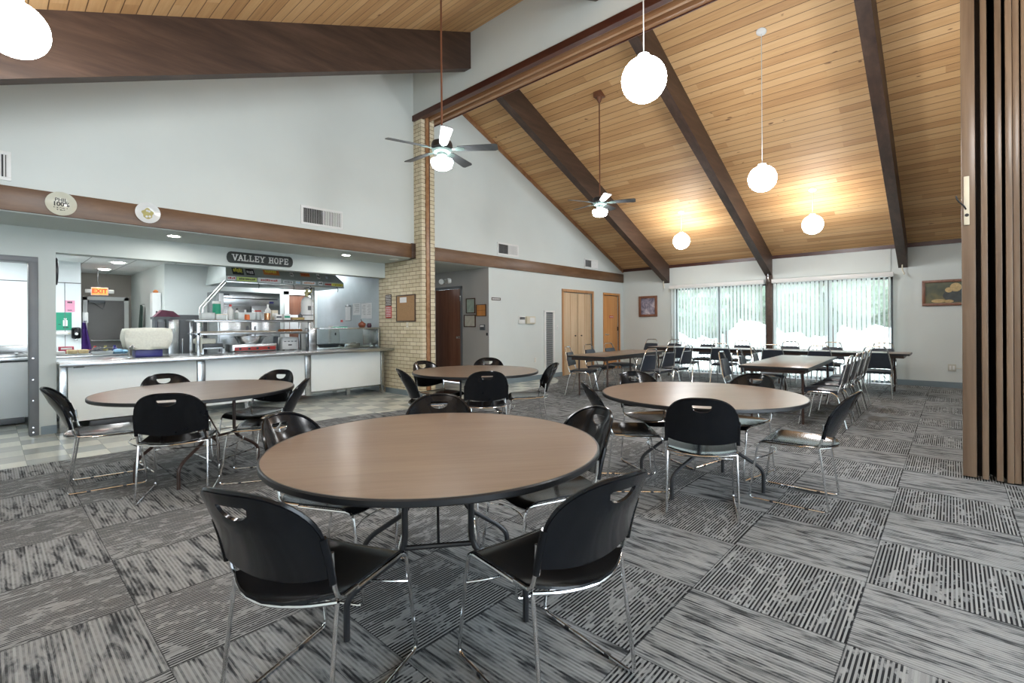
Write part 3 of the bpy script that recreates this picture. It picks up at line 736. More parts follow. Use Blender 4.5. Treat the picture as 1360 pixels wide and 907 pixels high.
def strokes(letters, h, w, sw, serif=.0):
    """simple slab letters from bars; returns list of boxes/bars in the x-z plane"""
    L = {'V': [((0,1),(.5,0)),((.5,0),(1,1))], 'A': [((0,0),(.5,1)),((.5,1),(1,0)),((.22,.36),(.78,.36))],
         'L': [((.15,0),(.15,1)),((.15,0),(.95,0))], 'E': [((.15,0),(.15,1)),((.15,0),(.95,0)),((.15,.5),(.75,.5)),((.15,1),(.95,1))],
         'Y': [((0,1),(.5,.48)),((1,1),(.5,.48)),((.5,.48),(.5,0))], 'H': [((.12,0),(.12,1)),((.88,0),(.88,1)),((.12,.5),(.88,.5))],
         'O': [((.3,0),(.7,0)),((.7,0),(.95,.3)),((.95,.3),(.95,.7)),((.95,.7),(.7,1)),((.7,1),(.3,1)),((.3,1),(.05,.7)),((.05,.7),(.05,.3)),((.05,.3),(.3,0))],
         'P': [((.15,0),(.15,1)),((.15,1),(.7,1)),((.7,1),(.92,.85)),((.92,.85),(.92,.65)),((.92,.65),(.7,.48)),((.7,.48),(.15,.48))]}
    SE = {'V': [(0,1),(1,1)], 'A': [(0,0),(1,0)], 'L': [(.15,0),(.15,1)], 'E': [(.15,0),(.15,1)], 'Y': [(0,1),(1,1),(.5,0)], 'H': [(.12,0),(.12,1),(.88,0),(.88,1)], 'O': [], 'P': [(.15,0),(.15,1)]}
    VE = {'L': [(.95,0,.25)], 'E': [(.95,0,.25),(.95,1,-.25)]}
    out = []; x = 0
    for ch in letters:
        if ch == ' ': x += w*1.0; continue
        for (a, b) in L[ch]: out.append(((x+a[0]*w, a[1]*h), (x+b[0]*w, b[1]*h), sw))
        for (a, b) in SE[ch]: out.append(((x+a*w-serif, b*h), (x+a*w+serif, b*h), sw*.7))
        for (a, b, c) in VE.get(ch, []): out.append(((x+a*w, b*h), (x+a*w, (b+c)*h), sw*.7))
        x += w*1.42
    return out, x-w*.42
def bar2(g, a, b, sw, y0, y1):
    d = Vector((b[0]-a[0], b[1]-a[1])); L = d.length; d.normalize(); n = Vector((-d.y, d.x))*sw/2; e = d*sw*.35
    A, B = Vector(a)-e, Vector(b)+e
    g.prism([tuple(A+n), tuple(A-n), tuple(B-n), tuple(B+n)], y0, y1, 'y')
SG = thing('kitchen_name_sign', 'dark rounded sign reading VALLEY HOPE on the wall above the counter', 'sign', (2.97, YK, 2.362))
g = MB(); c = []
for k in range(7): an = R(-90+180*k/6); c.append((.445+.052*math.cos(an), .086*math.sin(an)))
c += [(-p[0], p[1]) for p in reversed(c)]
g.prism(c, -.022, 0, 'y'); SGB = g.build('board', mat('charcoal_board', rough=.7, build=speck((.022,.026,.024), .3, 20)), SG)
_, wd = strokes('VALLEY HOPE', .086, .056, .015, .016); lx = -wd/2
for ch in 'VALLEY HOPE':
    if ch != ' ':
        g = MB(); st, _ = strokes(ch, .086, .056, .015, .016)
        for a, b, s in st: bar2(g, (a[0]+lx, a[1]-.043), (b[0]+lx, b[1]-.043), s, -.027, -.0215)
        g.build('letter', WHITEINK, SG, smooth=False)
    lx += .056*(1.42 if ch != ' ' else 1.0)

def text(body, size, M, m, parent, name='lettering', bold=0):
    cu = bpy.data.curves.new(name, 'FONT'); cu.body = body; cu.size = size; cu.align_x = 'CENTER'; cu.align_y = 'CENTER'; cu.extrude = .0006; cu.offset = bold
    to = bpy.data.objects.new(name, cu); COL.objects.link(to)
    bpy.context.view_layer.update()
    me = bpy.data.meshes.new_from_object(to.evaluated_get(bpy.context.evaluated_depsgraph_get()))
    bpy.data.objects.remove(to); bpy.data.curves.remove(cu)
    me.transform(M); me.materials.clear(); me.materials.append(m)
    o = bpy.data.objects.new(name, me); COL.objects.link(o); o.parent = parent
    return o
FY = Matrix.Rotation(R(90), 4, 'X')            # text standing, read from -Y
def plate(x, z, r, m, label, kind):
    Pl = thing('decorative_plate', label, 'plate', (x, YW-.037, z))
    MB().lathe([(0,.0),(r*.55,.0),(r*.62,.004),(r,.020),(r,.024),(r*.62,.010),(r*.55,.006),(0,.006)], (0,0,0), 40, FY).build('dish', m, Pl)
    T = Matrix.Translation((0, -.008, 0)) @ FY
    if kind == 0:
        text('PHIL', .052, Matrix.Translation((0,-.008,.042)) @ FY, INK, Pl, bold=.001)
        text('100%', .062, Matrix.Translation((0,-.008,-.004)) @ FY, INK, Pl, bold=.002)
        g = MB()
        for i in range(9): g.box(-.06+i*.013, -.052+i*.013, -.0085, -.006, -.046+.003*math.sin(i*2), -.040+.003*math.cos(i*3))
        for i in range(5): g.box(-.035+i*.014, -.025+i*.014, -.0085, -.006, -.070+.003*math.sin(i*2), -.063+.003*math.cos(i*3))
        g.build('small_writing', INK, Pl, smooth=False)
    else:
        MB().prism([(.055*(1+.18*math.sin(5*a))*math.cos(a), -.008+.062*(1+.12*math.cos(4*a))*math.sin(a)) for a in [2*PI*k/30 for k in range(30)]], -.0085, -.005, 'y').build('painted_motif', OLIVE, Pl, smooth=False)
        g = MB()
        for (px_, pz_) in ((-.005, .025), (.015, .02), (.02, -.04), (-.01, -.045)): g.lathe([(0,0),(.013,0),(.013,.002),(0,.002)], (px_, -.0083, pz_), 10, FY)
        g.build('painted_dots', CERAMW, Pl)
plate(.555, 2.645, .128, CERAM, 'cream plate with black writing hung on the fascia, left of two', 0)
plate(1.32, 2.675, .125, CERAMW, 'white plate with an olive painted motif hung on the fascia', 1)

# on the brick
def onbrick(name, y0, y1, z0, z1, m, label, cat, th=.012):
    t = thing(name, label, cat, (XC, (y0+y1)/2, (z0+z1)/2)); return t
BB = thing('cork_board', 'cork board with one white note on the brick wall', 'board', (XC, 7.46, 1.615))
g = MB(); a, b = .30, .25
g.box(-.018, 0, -a, a, b-.02, b, .002); g.box(-.018, 0, -a, a, -b, -b+.02, .002); g.box(-.0179, 0, -a, -a+.02, -b, b, .002); g.box(-.0179, 0, a-.02, a, -b, b, .002); g.build('frame', FRAMEW, BB)
box('cork', CORK, BB, -.01, -.001, -a+.02, a-.02, -b+.02, b-.02)
tag(box('paper_note', PAPER, None, XC-.0125, XC-.0105, 7.43, 7.64, 1.72, 1.82), 'blank white note pinned to the top of the cork board', 'paper')
for (z0, z1, m, nm, lb) in ((1.675, 1.895, BROWNM, 'brown_notice', 'small brown lettered notice on the brick, above the red one'), (1.44, 1.67, RED, 'red_notice', 'small red lettered notice on the brick, below the brown one')):
    S_ = thing(nm, lb, 'sign', (XC, 8.03, (z0+z1)/2)); box('plate', m, S_, -.006, 0, -.105, .105, -(z1-z0)/2, (z1-z0)/2, bev=.002)
    g = MB()
    for i in range(6):
        zz = (z1-z0)/2-.03-i*.033; x = -.085
        while x < .08:
            l = random.uniform(.012, .035); g.box(-.0075, -.0055, x, min(.085, x+l), zz-.007, zz+.007); x += l+.008
    g.build('lettering', PAPER if m is RED else WHITEINK, S_, smooth=False)
O_ = thing('wall_outlet', 'cream outlet plate low on the brick under the cork board', 'outlet', (XC, 7.42, 1.30))
MB().box(-.006, 0, -.035, .035, -.057, .057, .002).build('plate', CREAMP, O_); MB().box(-.008, -.005, -.012, .012, .01, .035, .001).box(-.008, -.005, -.012, .012, -.035, -.01, .001).build('socket', WHITEP, O_)

# in the hall, on the x = 7.15 wall
def frame_x(name, x, y0, y1, z0, z1, fm, label, cat, inner, fw=.02, d=.02):
    t = thing(name, label, cat, (x, (y0+y1)/2, (z0+z1)/2)); a, b = (y1-y0)/2, (z1-z0)/2
    g = MB(); g.box(-d, 0, -a, a, b-fw, b, .002); g.box(-d, 0, -a, a, -b, -b+fw, .002); g.box(-d+.0001, 0, -a, -a+fw, -b, b, .002); g.box(-d+.0001, 0, a-fw, a, -b, b, .002); g.build('frame', fm, t)
    box('picture', inner, t, -.008, -.001, -a+fw, a-fw, -b+fw, b-fw); return t
CERT = mat('pale_green_certificate', rough=.5, build=speck((.33,.42,.36), .15, 12)); CERT2 = mat('cream_certificate', rough=.5, build=speck((.48,.48,.42), .12, 12))
frame_x('framed_certificate', 7.15, 7.61, 7.90, 1.55, 1.88, FRAMEW, 'green framed certificate beside the brown hall door', 'picture', CERT)
frame_x('framed_certificate', 7.15, 7.60, 7.97, 1.25, 1.52, FRAMEW, 'cream framed certificate below the green one in the hall', 'picture', CERT2)
t = frame_x('wood_plaque', 7.15, 7.27, 7.57, 1.48, 1.735, FRAMEW, 'orange wooden plaque right of the certificates in the hall', 'plaque', DOORO, .012, .025)
g = MB(); g.box(-.010, -.007, -.12, .12, -.003, .003); g.build('groove', FRAMEW, t)
t = thing('alarm_keypad', 'dark alarm keypad under the plaque at the hall corner', 'keypad', (7.15, 7.38, 1.245)); MB().box(-.03, 0, -.07, .07, -.06, .06, .006).build('case', DGREY, t)
MB().box(-.032, -.029, -.055, .055, .01, .045, .001).build('display', WHITEINK, t)
t = thing('door_latch_plate', 'tiny dark latch on the hall wall below the keypad', 'latch', (7.15, 7.25, 1.10)); MB().box(-.02, 0, -.015, .015, -.03, .03, .004).build('case', BLACKM, t); MB().box(-.03, -.02, -.006, .006, -.02, .02, .002).build('tongue', BLACKM, t)
t = thing('emergency_light', 'twin-headed emergency light over the brown hall door', 'emergency light', (7.15, 8.50, 2.30))
MB().box(-.05, 0, -.10, .10, -.05, .05, .01).build('case', WHITEP, t)
for s in (-1, 1): MB().lathe([(0,0),(.05,0),(.065,.06),(.06,.075),(0,.072)], (-.06, s*.15, .0), 16, Matrix.Rotation(R(-100), 4, 'Y') @ Matrix.Rotation(R(s*30), 4, 'X')).build('lamp_head', WHITEP, t)
# on the white wall
t = thing('name_strip', 'narrow brown lettered strip on the white wall by the hall corner', 'sign', (7.37, YW, 1.85)); box('plate', BROWNM, t, -.14, .14, -.006, 0, -.03, .03, bev=.002)
g = MB(); x = -.12
while x < .11: l = random.uniform(.012, .03); g.box(x, x+l, -.0075, -.0055, -.012, .012); x += l+.007
g.build('lettering', WHITEINK, t, smooth=False)
t = thing('thermostat', 'grey thermostat on the white wall, left of the cream cover', 'thermostat', (8.18, YW, 1.40)); MB().box(-.10, .10, -.035, 0, -.085, .085, .008).build('case', WHITEP, t); MB().box(-.085, .085, -.037, -.034, .01, .07, .001).build('display', DGREY, t)
t = thing('thermostat_cover', 'cream locking cover next to the grey thermostat', 'box', (8.47, YW, 1.40)); MB().box(-.15, .15, -.06, 0, -.085, .085, .012).build('case', CREAMP, t); MB().box(-.05, .12, -.064, -.058, -.06, .06, .004).build('window', WHITEP, t)
LV = thing('tall_wall_grille', 'tall narrow white louvred grille on the white wall', 'vent', (9.20, YW, .87))
g = MB(); g.box(-.20, .20, -.025, 0, .72, .76, .002); g.box(-.20, -.14, -.0249, 0, -.76, .76, .002); g.box(.14, .20, -.0249, 0, -.76, .76, .002); g.box(-.20, .20, -.025, 0, -.76, -.70, .002); g.build('frame', WHITEP, LV)
box('backing', DGREY, LV, -.14, .14, -.003, -.001, -.70, .72)
g = MB()
for i in range(46): M = Matrix.Translation((0, -.012, -.68+i*.0302)) @ Matrix.Rotation(R(-35), 4, 'X'); g.box(-.14, .14, -.012, .012, -.0012, .0012, M=M)
g.build('louvres', WHITEP, LV, smooth=False)
for (x, z, lb) in ((9.52, 1.22, 'small white light switch right of the tall grille'), (8.66, .47, 'white outlet low on the white wall, left of the tall grille')):
    t = thing('switch_plate' if z > 1 else 'wall_outlet', lb, 'switch' if z > 1 else 'outlet', (x, YW, z)); MB().box(-.04, .04, -.007, 0, -.06, .06, .003).build('plate', WHITEP, t)
    if z > 1: MB().box(-.006, .006, -.02, -.006, -.012, .014, .002).build('toggle', WHITEP, t)
    else: MB().box(-.014, .014, -.0095, -.006, .012, .04, .003).box(-.014, .014, -.0095, -.006, -.04, -.012, .003).build('socket', CREAMP, t)
# pictures on the window wall
def _flower(t):
    x, y, z = coords(t); n = noise(t, comb(t, y, z, 0.0), 5, 3, .6, 1.0); n2 = noise(t, comb(t, y, z, 3.0), 3.5, 2)
    return {'col': ramp(n*.7+n2*.3, [(.35, (.06,.06,.10)), (.5, (.30,.28,.36)), (.62, (.62,.58,.62))])}
frame_x('framed_flower_print', XW, 6.11, 6.67, 1.50, 2.09, FRAMER, 'square framed grey flower print on the wall left of the windows', 'picture', mat('grey_flower_print', rough=.3, build=_flower), .065, .035)
def _land(t):
    x, y, z = coords(t); n = noise(t, comb(t, y, z, 0.0), 3.2, 3)
    return {'col': ramp(n, [(.3, (.025,.035,.025)), (.5, (.08,.09,.045)), (.7, (.22,.17,.06))])}
t = frame_x('framed_painting', XW, -.42, .44, 1.62, 2.13, FRAMER, 'wide wood-framed dark green painting beside the folding partition', 'picture', mat('dark_green_canvas', rough=.35, build=_land), .05, .035)
def blob(g, cy, cz, ry, rz_, x):
    g.prism([(cy+ry*math.cos(2*PI*k/20), cz+rz_*math.sin(2*PI*k/20)) for k in range(20)], x, x+.003, 'x')
TAN = mat('tan_paint', rough=.4, build=speck((.50,.36,.16), .25, 30)); SLATE = mat('slate_paint', rough=.4, build=speck((.035,.045,.045), .3, 12))
g = MB(); blob(g, -.10, -.06, .22, .13, -.0095); g.build('painted_shape', SLATE, t, smooth=False)
g = MB(); blob(g, -.07, .10, .085, .085, -.0115); blob(g, .03, .05, .055, .05, -.011); blob(g, .18, -.16, .11, .035, -.0105); blob(g, .03, -.17, .07, .03, -.0105); g.build('painted_shape', TAN, t, smooth=False)
t = thing('wall_outlet', 'grey outlet plate low on the wall beside the folding partition', 'outlet', (XW, 0.0, .40)); MB().box(-.008, 0, -.06, .06, -.07, .07, .003).build('plate', CERT2, t); MB().box(-.011, -.007, .01, .04, -.04, .04, .002).box(-.011, -.007, -.04, -.01, -.04, .04, .002).build('socket', WHITEP, t)
box('cable', CREAMP, t, -.01, -.002, -.25, -.06, -.012, -.004)

# ------------------------------------------------------------------ kitchen shell
struct(box('ceiling_kitchen', CTILE, None, XB, XC, YK+.2, 14.3, 2.50, 2.56), 'white lay-in tile ceiling of the kitchen')
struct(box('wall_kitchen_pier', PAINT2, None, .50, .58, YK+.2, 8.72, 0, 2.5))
struct(box('wall_cooler', WHITEPANEL, None, XB, 1.18, 11.85, 11.95, 0, 2.5), 'white panelled cooler wall at the left of the kitchen')
g = MB()
for x in (-.75, .05, .96): g.box(x-.004, x+.004, 11.843, 11.85, 0, 2.10)
g.box(XB, 1.18, 11.842, 11.85, 2.10, 2.115); struct(g.build('trim_10', MGREY, smooth=False))
struct(box('wall_cooler_side', WHITEPANEL, None, 1.10, 1.18, 11.95, 14.2, 0, 2.5))
struct(box('wall_kitchen_back', PAINT, None, 2.28, XC, 11.0, 11.12, 0, 2.5), 'pale kitchen back wall behind the refrigerator')
struct(box('wall_kitchen_passage', PAINT, None, 2.28, 2.40, 11.12, 14.2, 0, 2.5))
w = MB(); w.box(XB, 5.4, 14.1, 14.25, 0, 2.5); struct(w.build('wall_kitchen_far', TAUPE))
struct(box('wall_kitchen_left', PAINT, None, XB-.12, XB, YK, 14.2, 0, 2.5))
struct(box('wall_kitchen_right', STEELD, None, XC, 5.42, YK+.22, 11.12, 0, 2.5), 'stainless clad side wall of the kitchen')
D = struct(MB().box(1.50, 2.14, 14.06, 14.10, .01, 1.90, .003).build('door_4', GREYDOOR), 'grey steel back door at the end of the kitchen passage')
MB().box(1.43, 1.50, 14.03, 14.10, 0, 1.97).box(2.14, 2.22, 14.03, 14.10, 0, 1.97).box(1.43, 2.22, 14.03, 14.10, 1.90, 1.98).build('door_frame', WHITEP, D)
MB().tube([(1.55, 14.02, 1.0), (2.10, 14.02, 1.0)], .02).build('push_bar', STEEL, D)
MB().box(1.52, 1.80, 14.0, 14.06, 1.84, 1.90, .004).tube([(1.60, 14.0, 1.84), (1.75, 13.93, 1.70), (1.80, 14.0, 1.86)], .008).build('door_closer', MGREY, D)
for (x, y, lb) in ((1.65, 11.36, 'round lit ceiling lamp in the kitchen, nearer one'), (1.64, 12.86, 'round lit ceiling lamp in the kitchen passage, farther one')):
    L = thing('kitchen_ceiling_lamp', lb, 'lamp', (x, y, 2.50)); MB().lathe([(.10,0),(.14,0),(.14,-.012),(.10,-.008)], (0,0,0), 24).build('ring', WHITEP, L); MB().lathe([(0,-.03),(.07,-.025),(.10,-.006),(.10,0),(0,0)], (0,0,0), 24).build('lens', LAMPW, L)
for (x, y) in ((0.2, 10.3), (1.9, 9.7), (4.6, 10.62), (-.6, 11.0)):  # glowing panels added out of sight to brighten the kitchen
    L = thing('unseen_light_panel', 'added fill light panel on the kitchen ceiling, out of view', 'lamp', (x, y, 2.497), 0, 'added kitchen fill panels'); MB().box(-.6, .6, -.30, .30, -.02, 0).build('housing', WHITEP, L); MB().box(-.57, .57, -.27, .27, -.024, -.0195).build('diffuser', PANELL, L)
L = thing('unseen_light_panel', 'ceiling lamp in the hall behind the brick', 'lamp', (6.3, 8.9, 2.505)); MB().box(-.3, .3, -.15, .15, -.02, 0).build('housing', WHITEP, L); MB().box(-.27, .27, -.13, .13, -.024, -.0195).build('diffuser', mat('dim_lens', (.8,.8,.8), .4, emis=(1,1,1), es=2.5), L)
E_ = thing('exit_sign', 'orange lit exit sign with twin lamp heads at the kitchen passage', 'sign', (1.585, 13.0, 2.04))
MB().box(-.14, .14, 0, .05, -.085, .085, .008).build('case', WHITEP, E_); MB().box(-.125, .125, -.004, .002, -.07, .07, .002).build('lit_face', EXITM, E_)
text('EXIT', .12, Matrix.Translation((0, -.005, 0)) @ FY, mat('exit_letter_red', (.5,.03,.01), .4, emis=(.5,.01,.0), es=.5), E_, bold=.003)
for s in (-1, 1): MB().box(s*.18-.05, s*.18+.05, -.01, .05, -.04, .04, .012).build('lamp_head', WHITEP, E_)
MB().tube([(0,.03,.08), (-.03,.03,.2), (-.02,.03,.46)], .008).build('conduit', MGREY, E_)

# ------------------------------------------------------------------ serving counter
K = thing('serving_counter', 'long white-panelled serving counter with steel uprights', 'counter', (0, 0, 0))
for (a, b, lo) in ((.68, 2.06, .12), (2.17, 3.64, .13), (3.75, 5.10, .17)): MB().box(a, b, 8.095, 8.115, lo, .83, .003).build('front_panel', COUNTERP, K)
for (a, b) in ((.60, .67), (2.07, 2.16), (3.65, 3.74), (5.11, 5.18)): MB().box(a, b, 8.085, 8.125, .0 if a in (.60, 5.11) else .10, .84, .003).build('upright', STEEL, K)
MB().box(.58, 5.24, 8.12, 9.1, .845, .872, .004).build('worktop', STEEL, K)
MB().box(.60, 5.2, 8.14, 9.0, .14, .16).build('lower_shelf', STEEL, K)
for x in (1.3, 2.8, 4.55):
    for y in (8.3, 8.8): MB().box(x-.03, x+.03, y, y+.06, 0, .14).build('foot', STEEL, K)
for x in (.80, 2.12, 3.70): MB().prism([(7.95,.845),(8.09,.845),(8.09,.79),(8.05,.80)], x-.05-.02, x+.03, 'x').build('ledge_bracket', DGREY, K)
TR = tag(MB().box(.585, 5.245, 7.84, 8.12, .845, .868, .006).box(.585, 5.245, 7.835, 7.855, .82, .872, .005).build('tray_ledge', STEEL), 'polished steel tray ledge running along the serving counter', 'ledge')
t = thing('floor_vent_box', 'low black toe-kick box under the left end of the serving counter', 'box', (1.15, 8.10, 0)); MB().box(-.27, .27, -.03, .05, .02, .11, .004).build('case', BLACKM, t); [MB().box(x, x+.02, -.02, .02, 0, .03).build('foot', BLACKM, t) for x in (-.25, .23)]
t = thing('shelf_unit', 'two-tier stainless pass shelf standing on the serving counter', 'shelf', (0,0,0))
for x in (2.16, 3.86):
    for y in (8.40, 8.78): MB().box(x-.02, x+.02, y-.02, y+.02, .872, 1.385, .003).build('post', STEEL, t)
MB().box(2.10, 3.92, 8.36, 8.82, 1.385, 1.405, .004).box(2.10, 3.92, 8.36, 8.375, 1.365, 1.405, .003).build('upper_shelf', STEEL, t)
MB().box(2.12, 3.90, 8.38, 8.80, 1.185, 1.20, .003).box(2.12, 3.90, 8.38, 8.395, 1.165, 1.205, .003).build('lower_shelf', STEEL, t)
MB().box(3.84, 3.98, 8.36, 8.50, .872, 1.26, .004).build('end_box', STEEL, t)
t = thing('glass_display_case', 'low glass-fronted serving case at the right end of the counter', 'display case', (0,0,0))
MB().box(3.99, 5.22, 8.28, 8.85, 1.235, 1.262, .003).build('top', STEEL, t); MB().box(5.17, 5.215, 8.28, 8.85, .872, 1.235, .003).build('end_panel', STEEL, t)
MB().box(4.0, 5.17, 8.30, 8.306, .885, 1.235).build('front_glass', GLASS, t, smooth=False)
MB().box(4.0, 5.17, 8.40, 8.85, .873, .90, .003).build('well', STEEL, t)

def simple(name, label, cat, parts, group=None, loc=(0,0,0)):
    t = thing(name, label, cat, loc, 0, group)
    for nm, mb, m in parts: mb.build(nm, m, t)
    return t
def jar(name, x, y, z, r, h, m, lm, label, cat='bottle', neck=.4, group='bottles and tubs on the pass shelf'):
    simple(name, label, cat, [('body', MB().lathe([(0,0),(r*.95,0),(r,.01),(r,h*.62),(r*neck,h*.8),(r*neck,h*.86),(0,h*.86)], (0,0,0), 18), m), ('cap', MB().lathe([(0,h*.86),(r*neck*1.15,h*.86),(r*neck*1.1,h),(0,h)], (0,0,0), 14), lm)], group, (x, y, z))
def tub(name, x, y, z, a, b, h, m, lm, label, group='bottles and tubs on the pass shelf'):
    simple(name, label, 'container', [('tub', MB().prism([(-a*.9,-b*.9),(a*.9,-b*.9),(a*.9,b*.9),(-a*.9,b*.9)], 0, h*.15).box(-a, a, -b, b, h*.12, h*.9, .006), m), ('lid', MB().box(-a*1.04, a*1.04, -b*1.04, b*1.04, h*.88, h, .004), lm)], group, (x, y, z))
def carton(name, x, y, z, a, b, h, m, m2, label, group='bottles and tubs on the pass shelf'):
    simple(name, label, 'box', [('carton', MB().box(-a, a, -b, b, 0, h, .002), m), ('printed_band', MB().box(-a*.85, a*.85, -b-.001, -b, h*.35, h*.7), m2)], group, (x, y, z))
SZ = 1.405
tub('clear_tub', 2.33, 8.60, SZ, .09, .08, .11, CLEARP, CLEARP, 'clear lidded tub at the left end of the pass shelf')
tub('clear_tub', 2.50, 8.55, SZ, .075, .07, .09, CLEARP, CREAMP, 'clear tub with a tan lid under the green can')
jar('green_can', 2.50, 8.72, SZ, .06, .30, GREEN, WHITEP, 'tall green can with white cap on the pass shelf', 'can', .95)
jar('red_white_bottle', 2.68, 8.66, SZ, .045, .25, WHITEP, RED, 'white bottle with red cap on the pass shelf')
tub('clear_tub', 2.86, 8.55, SZ, .13, .10, .12, CLEARP, CLEARP, 'wide clear tub in the middle of the pass shelf')
jar('orange_tub', 2.86, 8.45, SZ, .04, .10, mat('orange_plastic', rough=.4, build=speck((.75,.17,.04), .1, 8)), CLEARP, 'small orange tub in front of the wide clear tub', 'jar', .9)
jar('squeeze_bottle', 2.80, 8.73, SZ, .035, .19, WHITEP, BLACKM, 'white squeeze bottle behind the wide clear tub')
jar('squeeze_bottle', 2.93, 8.74, SZ, .035, .17, CLEARP, WHITEP, 'frosted squeeze bottle behind the wide clear tub')
jar('red_lid_jar', 3.10, 8.66, SZ, .05, .16, CLEARP, RED, 'clear jar with a red lid on the pass shelf', 'jar', .95)
jar('copper_mug', 3.18, 8.47, SZ, .048, .13, mat('copper_metal', (.62,.33,.18), .25, 1), CLEARP, 'shiny copper mug at the front of the pass shelf', 'mug', .97)
jar('spray_bottle', 3.27, 8.68, SZ, .045, .27, WHITEP, WHITEP, 'white spray bottle, tallest on the right half of the pass shelf', 'bottle', .3)
carton('tan_carton', 3.38, 8.70, SZ, .05, .04, .17, CREAMP, WHITEP, 'tan carton behind the white box on the pass shelf')
carton('white_carton', 3.36, 8.48, SZ, .05, .04, .09, WHITEP, DGREY, 'small white carton next to the copper mug')
carton('white_carton', 3.50, 8.50, SZ, .055, .05, .10, PAPER, GREEN, 'white carton with a green band on the pass shelf')
carton('flat_brown_box', 3.68, 8.50, SZ, .11, .07, .045, CORK, OLIVE, 'flat brown box at the right of the pass shelf')
jar('bell_ornament', 3.80, 8.62, SZ, .04, .14, DGREY, DGREY, 'dark pointed ornament at the right end of the pass shelf', 'ornament', .25)
tag(MB().box(2.20, 3.30, 8.42, 8.76, 1.20, 1.225, .004).build('baking_tray', mat('tan_tray', rough=.5, build=speck((.30,.26,.20), .15, 8))), 'long tan tray lying on the lower pass shelf', 'tray')
tag(MB().box(2.55, 3.0, 8.45, 8.62, 1.225, 1.235, .003).build('paper_sheet', PAPER), 'white paper on the tan tray of the lower pass shelf', 'paper')
g = MB(); random.seed(4)
for i in range(7):
    M = Matrix.Translation((3.40+i*.055, 8.50+random.uniform(-.03, .05), 1.222)) @ Matrix.Rotation(random.uniform(0, 3), 4, 'Z')
    g.lathe([(0,-.02),(.035,-.015),(.045,0),(.03,.02),(0,.026)], (0,0,0), 10, M)
tag(g.build('bread_heap', FOOD), 'heap of browned bread pieces on the lower pass shelf', 'food', kind='stuff')
# griddle with pan
t = simple('griddle', 'countertop griddle with a red front under the pass shelf', 'griddle', [('body', MB().box(2.72, 3.42, 8.70, 9.05, .885, 1.0, .006), STEEL), ('red_front', MB().box(2.75, 3.40, 8.69, 8.702, .895, .955, .002), RED), *[('foot', MB().box(x, x+.04, y, y+.04, .87, .886), BLACKM) for x in (2.74, 3.36) for y in (8.72, 8.98)]])
for x in (2.83, 2.97, 3.10, 3.28): MB().lathe([(0,0),(.02,0),(.018,.02),(0,.022)], (x, 8.69, .925), 12, FY).build('knob', BLACKM, t)
simple('steel_pan', 'big oval steel pan on the griddle', 'pan', [('bowl', MB().lathe([(0,0),(.17,0),(.235,.13),(.245,.135),(.245,.128),(.175,-.001)], (0,0,0), 28, Matrix.Diagonal((1, .62, 1, 1))), STEEL), ('handle', MB().tube([(-.24,-.03,.12),(-.275,-.03,.12),(-.275,.03,.12),(-.24,.03,.12)], .007, cr=.01).tube([(.24,-.03,.12),(.275,-.03,.12),(.275,.03,.12),(.24,.03,.12)], .007, cr=.01), STEEL)], None, (3.04, 8.86, 1.001))
t = simple('toaster', 'white boxy toaster right of the griddle', 'toaster', [('body', MB().box(3.50, 3.78, 8.66, 8.95, .885, 1.10, .012), WHITEP), *[('foot', MB().box(x, x+.03, y, y+.03, .87, .886), BLACKM) for x in (3.52, 3.73) for y in (8.68, 8.90)], ('lever', MB().box(3.60, 3.66, 8.645, 8.662, .955, .975, .003), BLACKM)])
for i in range(4): MB().box(3.53+i*.06, 3.57+i*.06, 8.655, 8.662, 1.02, 1.035, .002).build('button', MGREY, t)
simple('open_lid_box', 'dark open-lidded box between the griddle and the toaster', 'box', [('body', MB().box(3.43, 3.485, 8.8, 9.0, .873, 1.0, .004), DGREY), ('lid', MB().prism([(8.80,1.0),(8.78,1.12),(8.79,1.12),(8.82,1.0)], 3.40, 3.48, 'x'), DGREY)])
simple('towel_draped_rack', 'small rack draped with a pale towel at the left foot of the pass shelf', 'rack', [('rack', MB().box(2.24, 2.56, 8.55, 8.60, .95, .97).box(2.24, 2.27, 8.55, 8.60, .872, .97).box(2.53, 2.56, 8.55, 8.60, .872, .97).box(2.24, 2.56, 8.80, 8.85, .95, .97).box(2.24, 2.27, 8.55, 8.85, .95, .97).box(2.53, 2.56, 8.55, 8.85, .95, .97), STEEL), ('tray', MB().box(2.26, 2.54, 8.56, 8.84, .971, 1.03, .006), DGREY), ('towel', MB().box(2.20, 2.44, 8.545, 8.85, 1.03, 1.11, .02).box(2.205, 2.225, 8.45, 8.74, .90, 1.13, .008), TOWEL)])
simple('white_gas_cylinder', 'white fire-suppression cylinder with brass valve behind the pass shelf', 'cylinder', [('tank', MB().lathe([(0,0),(.095,0),(.105,.02),(.105,.86),(.09,.925),(.05,.965),(.03,.975),(0,.975)], (0,0,0), 28), WHITEP), ('valve', MB().lathe([(0,.97),(.03,.97),(.03,1.02),(.045,1.03),(.045,1.06),(.02,1.08),(.02,1.12),(0,1.12)], (0,0,0), 14).tube([(0,0,1.05),(.08,0,1.06),(.09,0,1.12)], .012), OLIVE), ('handle', MB().tube([(-.06,-.02,1.13),(.03,-.02,1.15),(.07,-.02,1.11)], .008), BLACKM), ('clamp', MB().lathe([(.107,.62),(.107,.635),(.104,.635),(.104,.62)], (0,0,0), 28), DGREY), ('label_sheet', MB().box(-.03, .03, -.1085, -.104, .72, .80), MGREY)], None, (4.08, 8.97, .872))
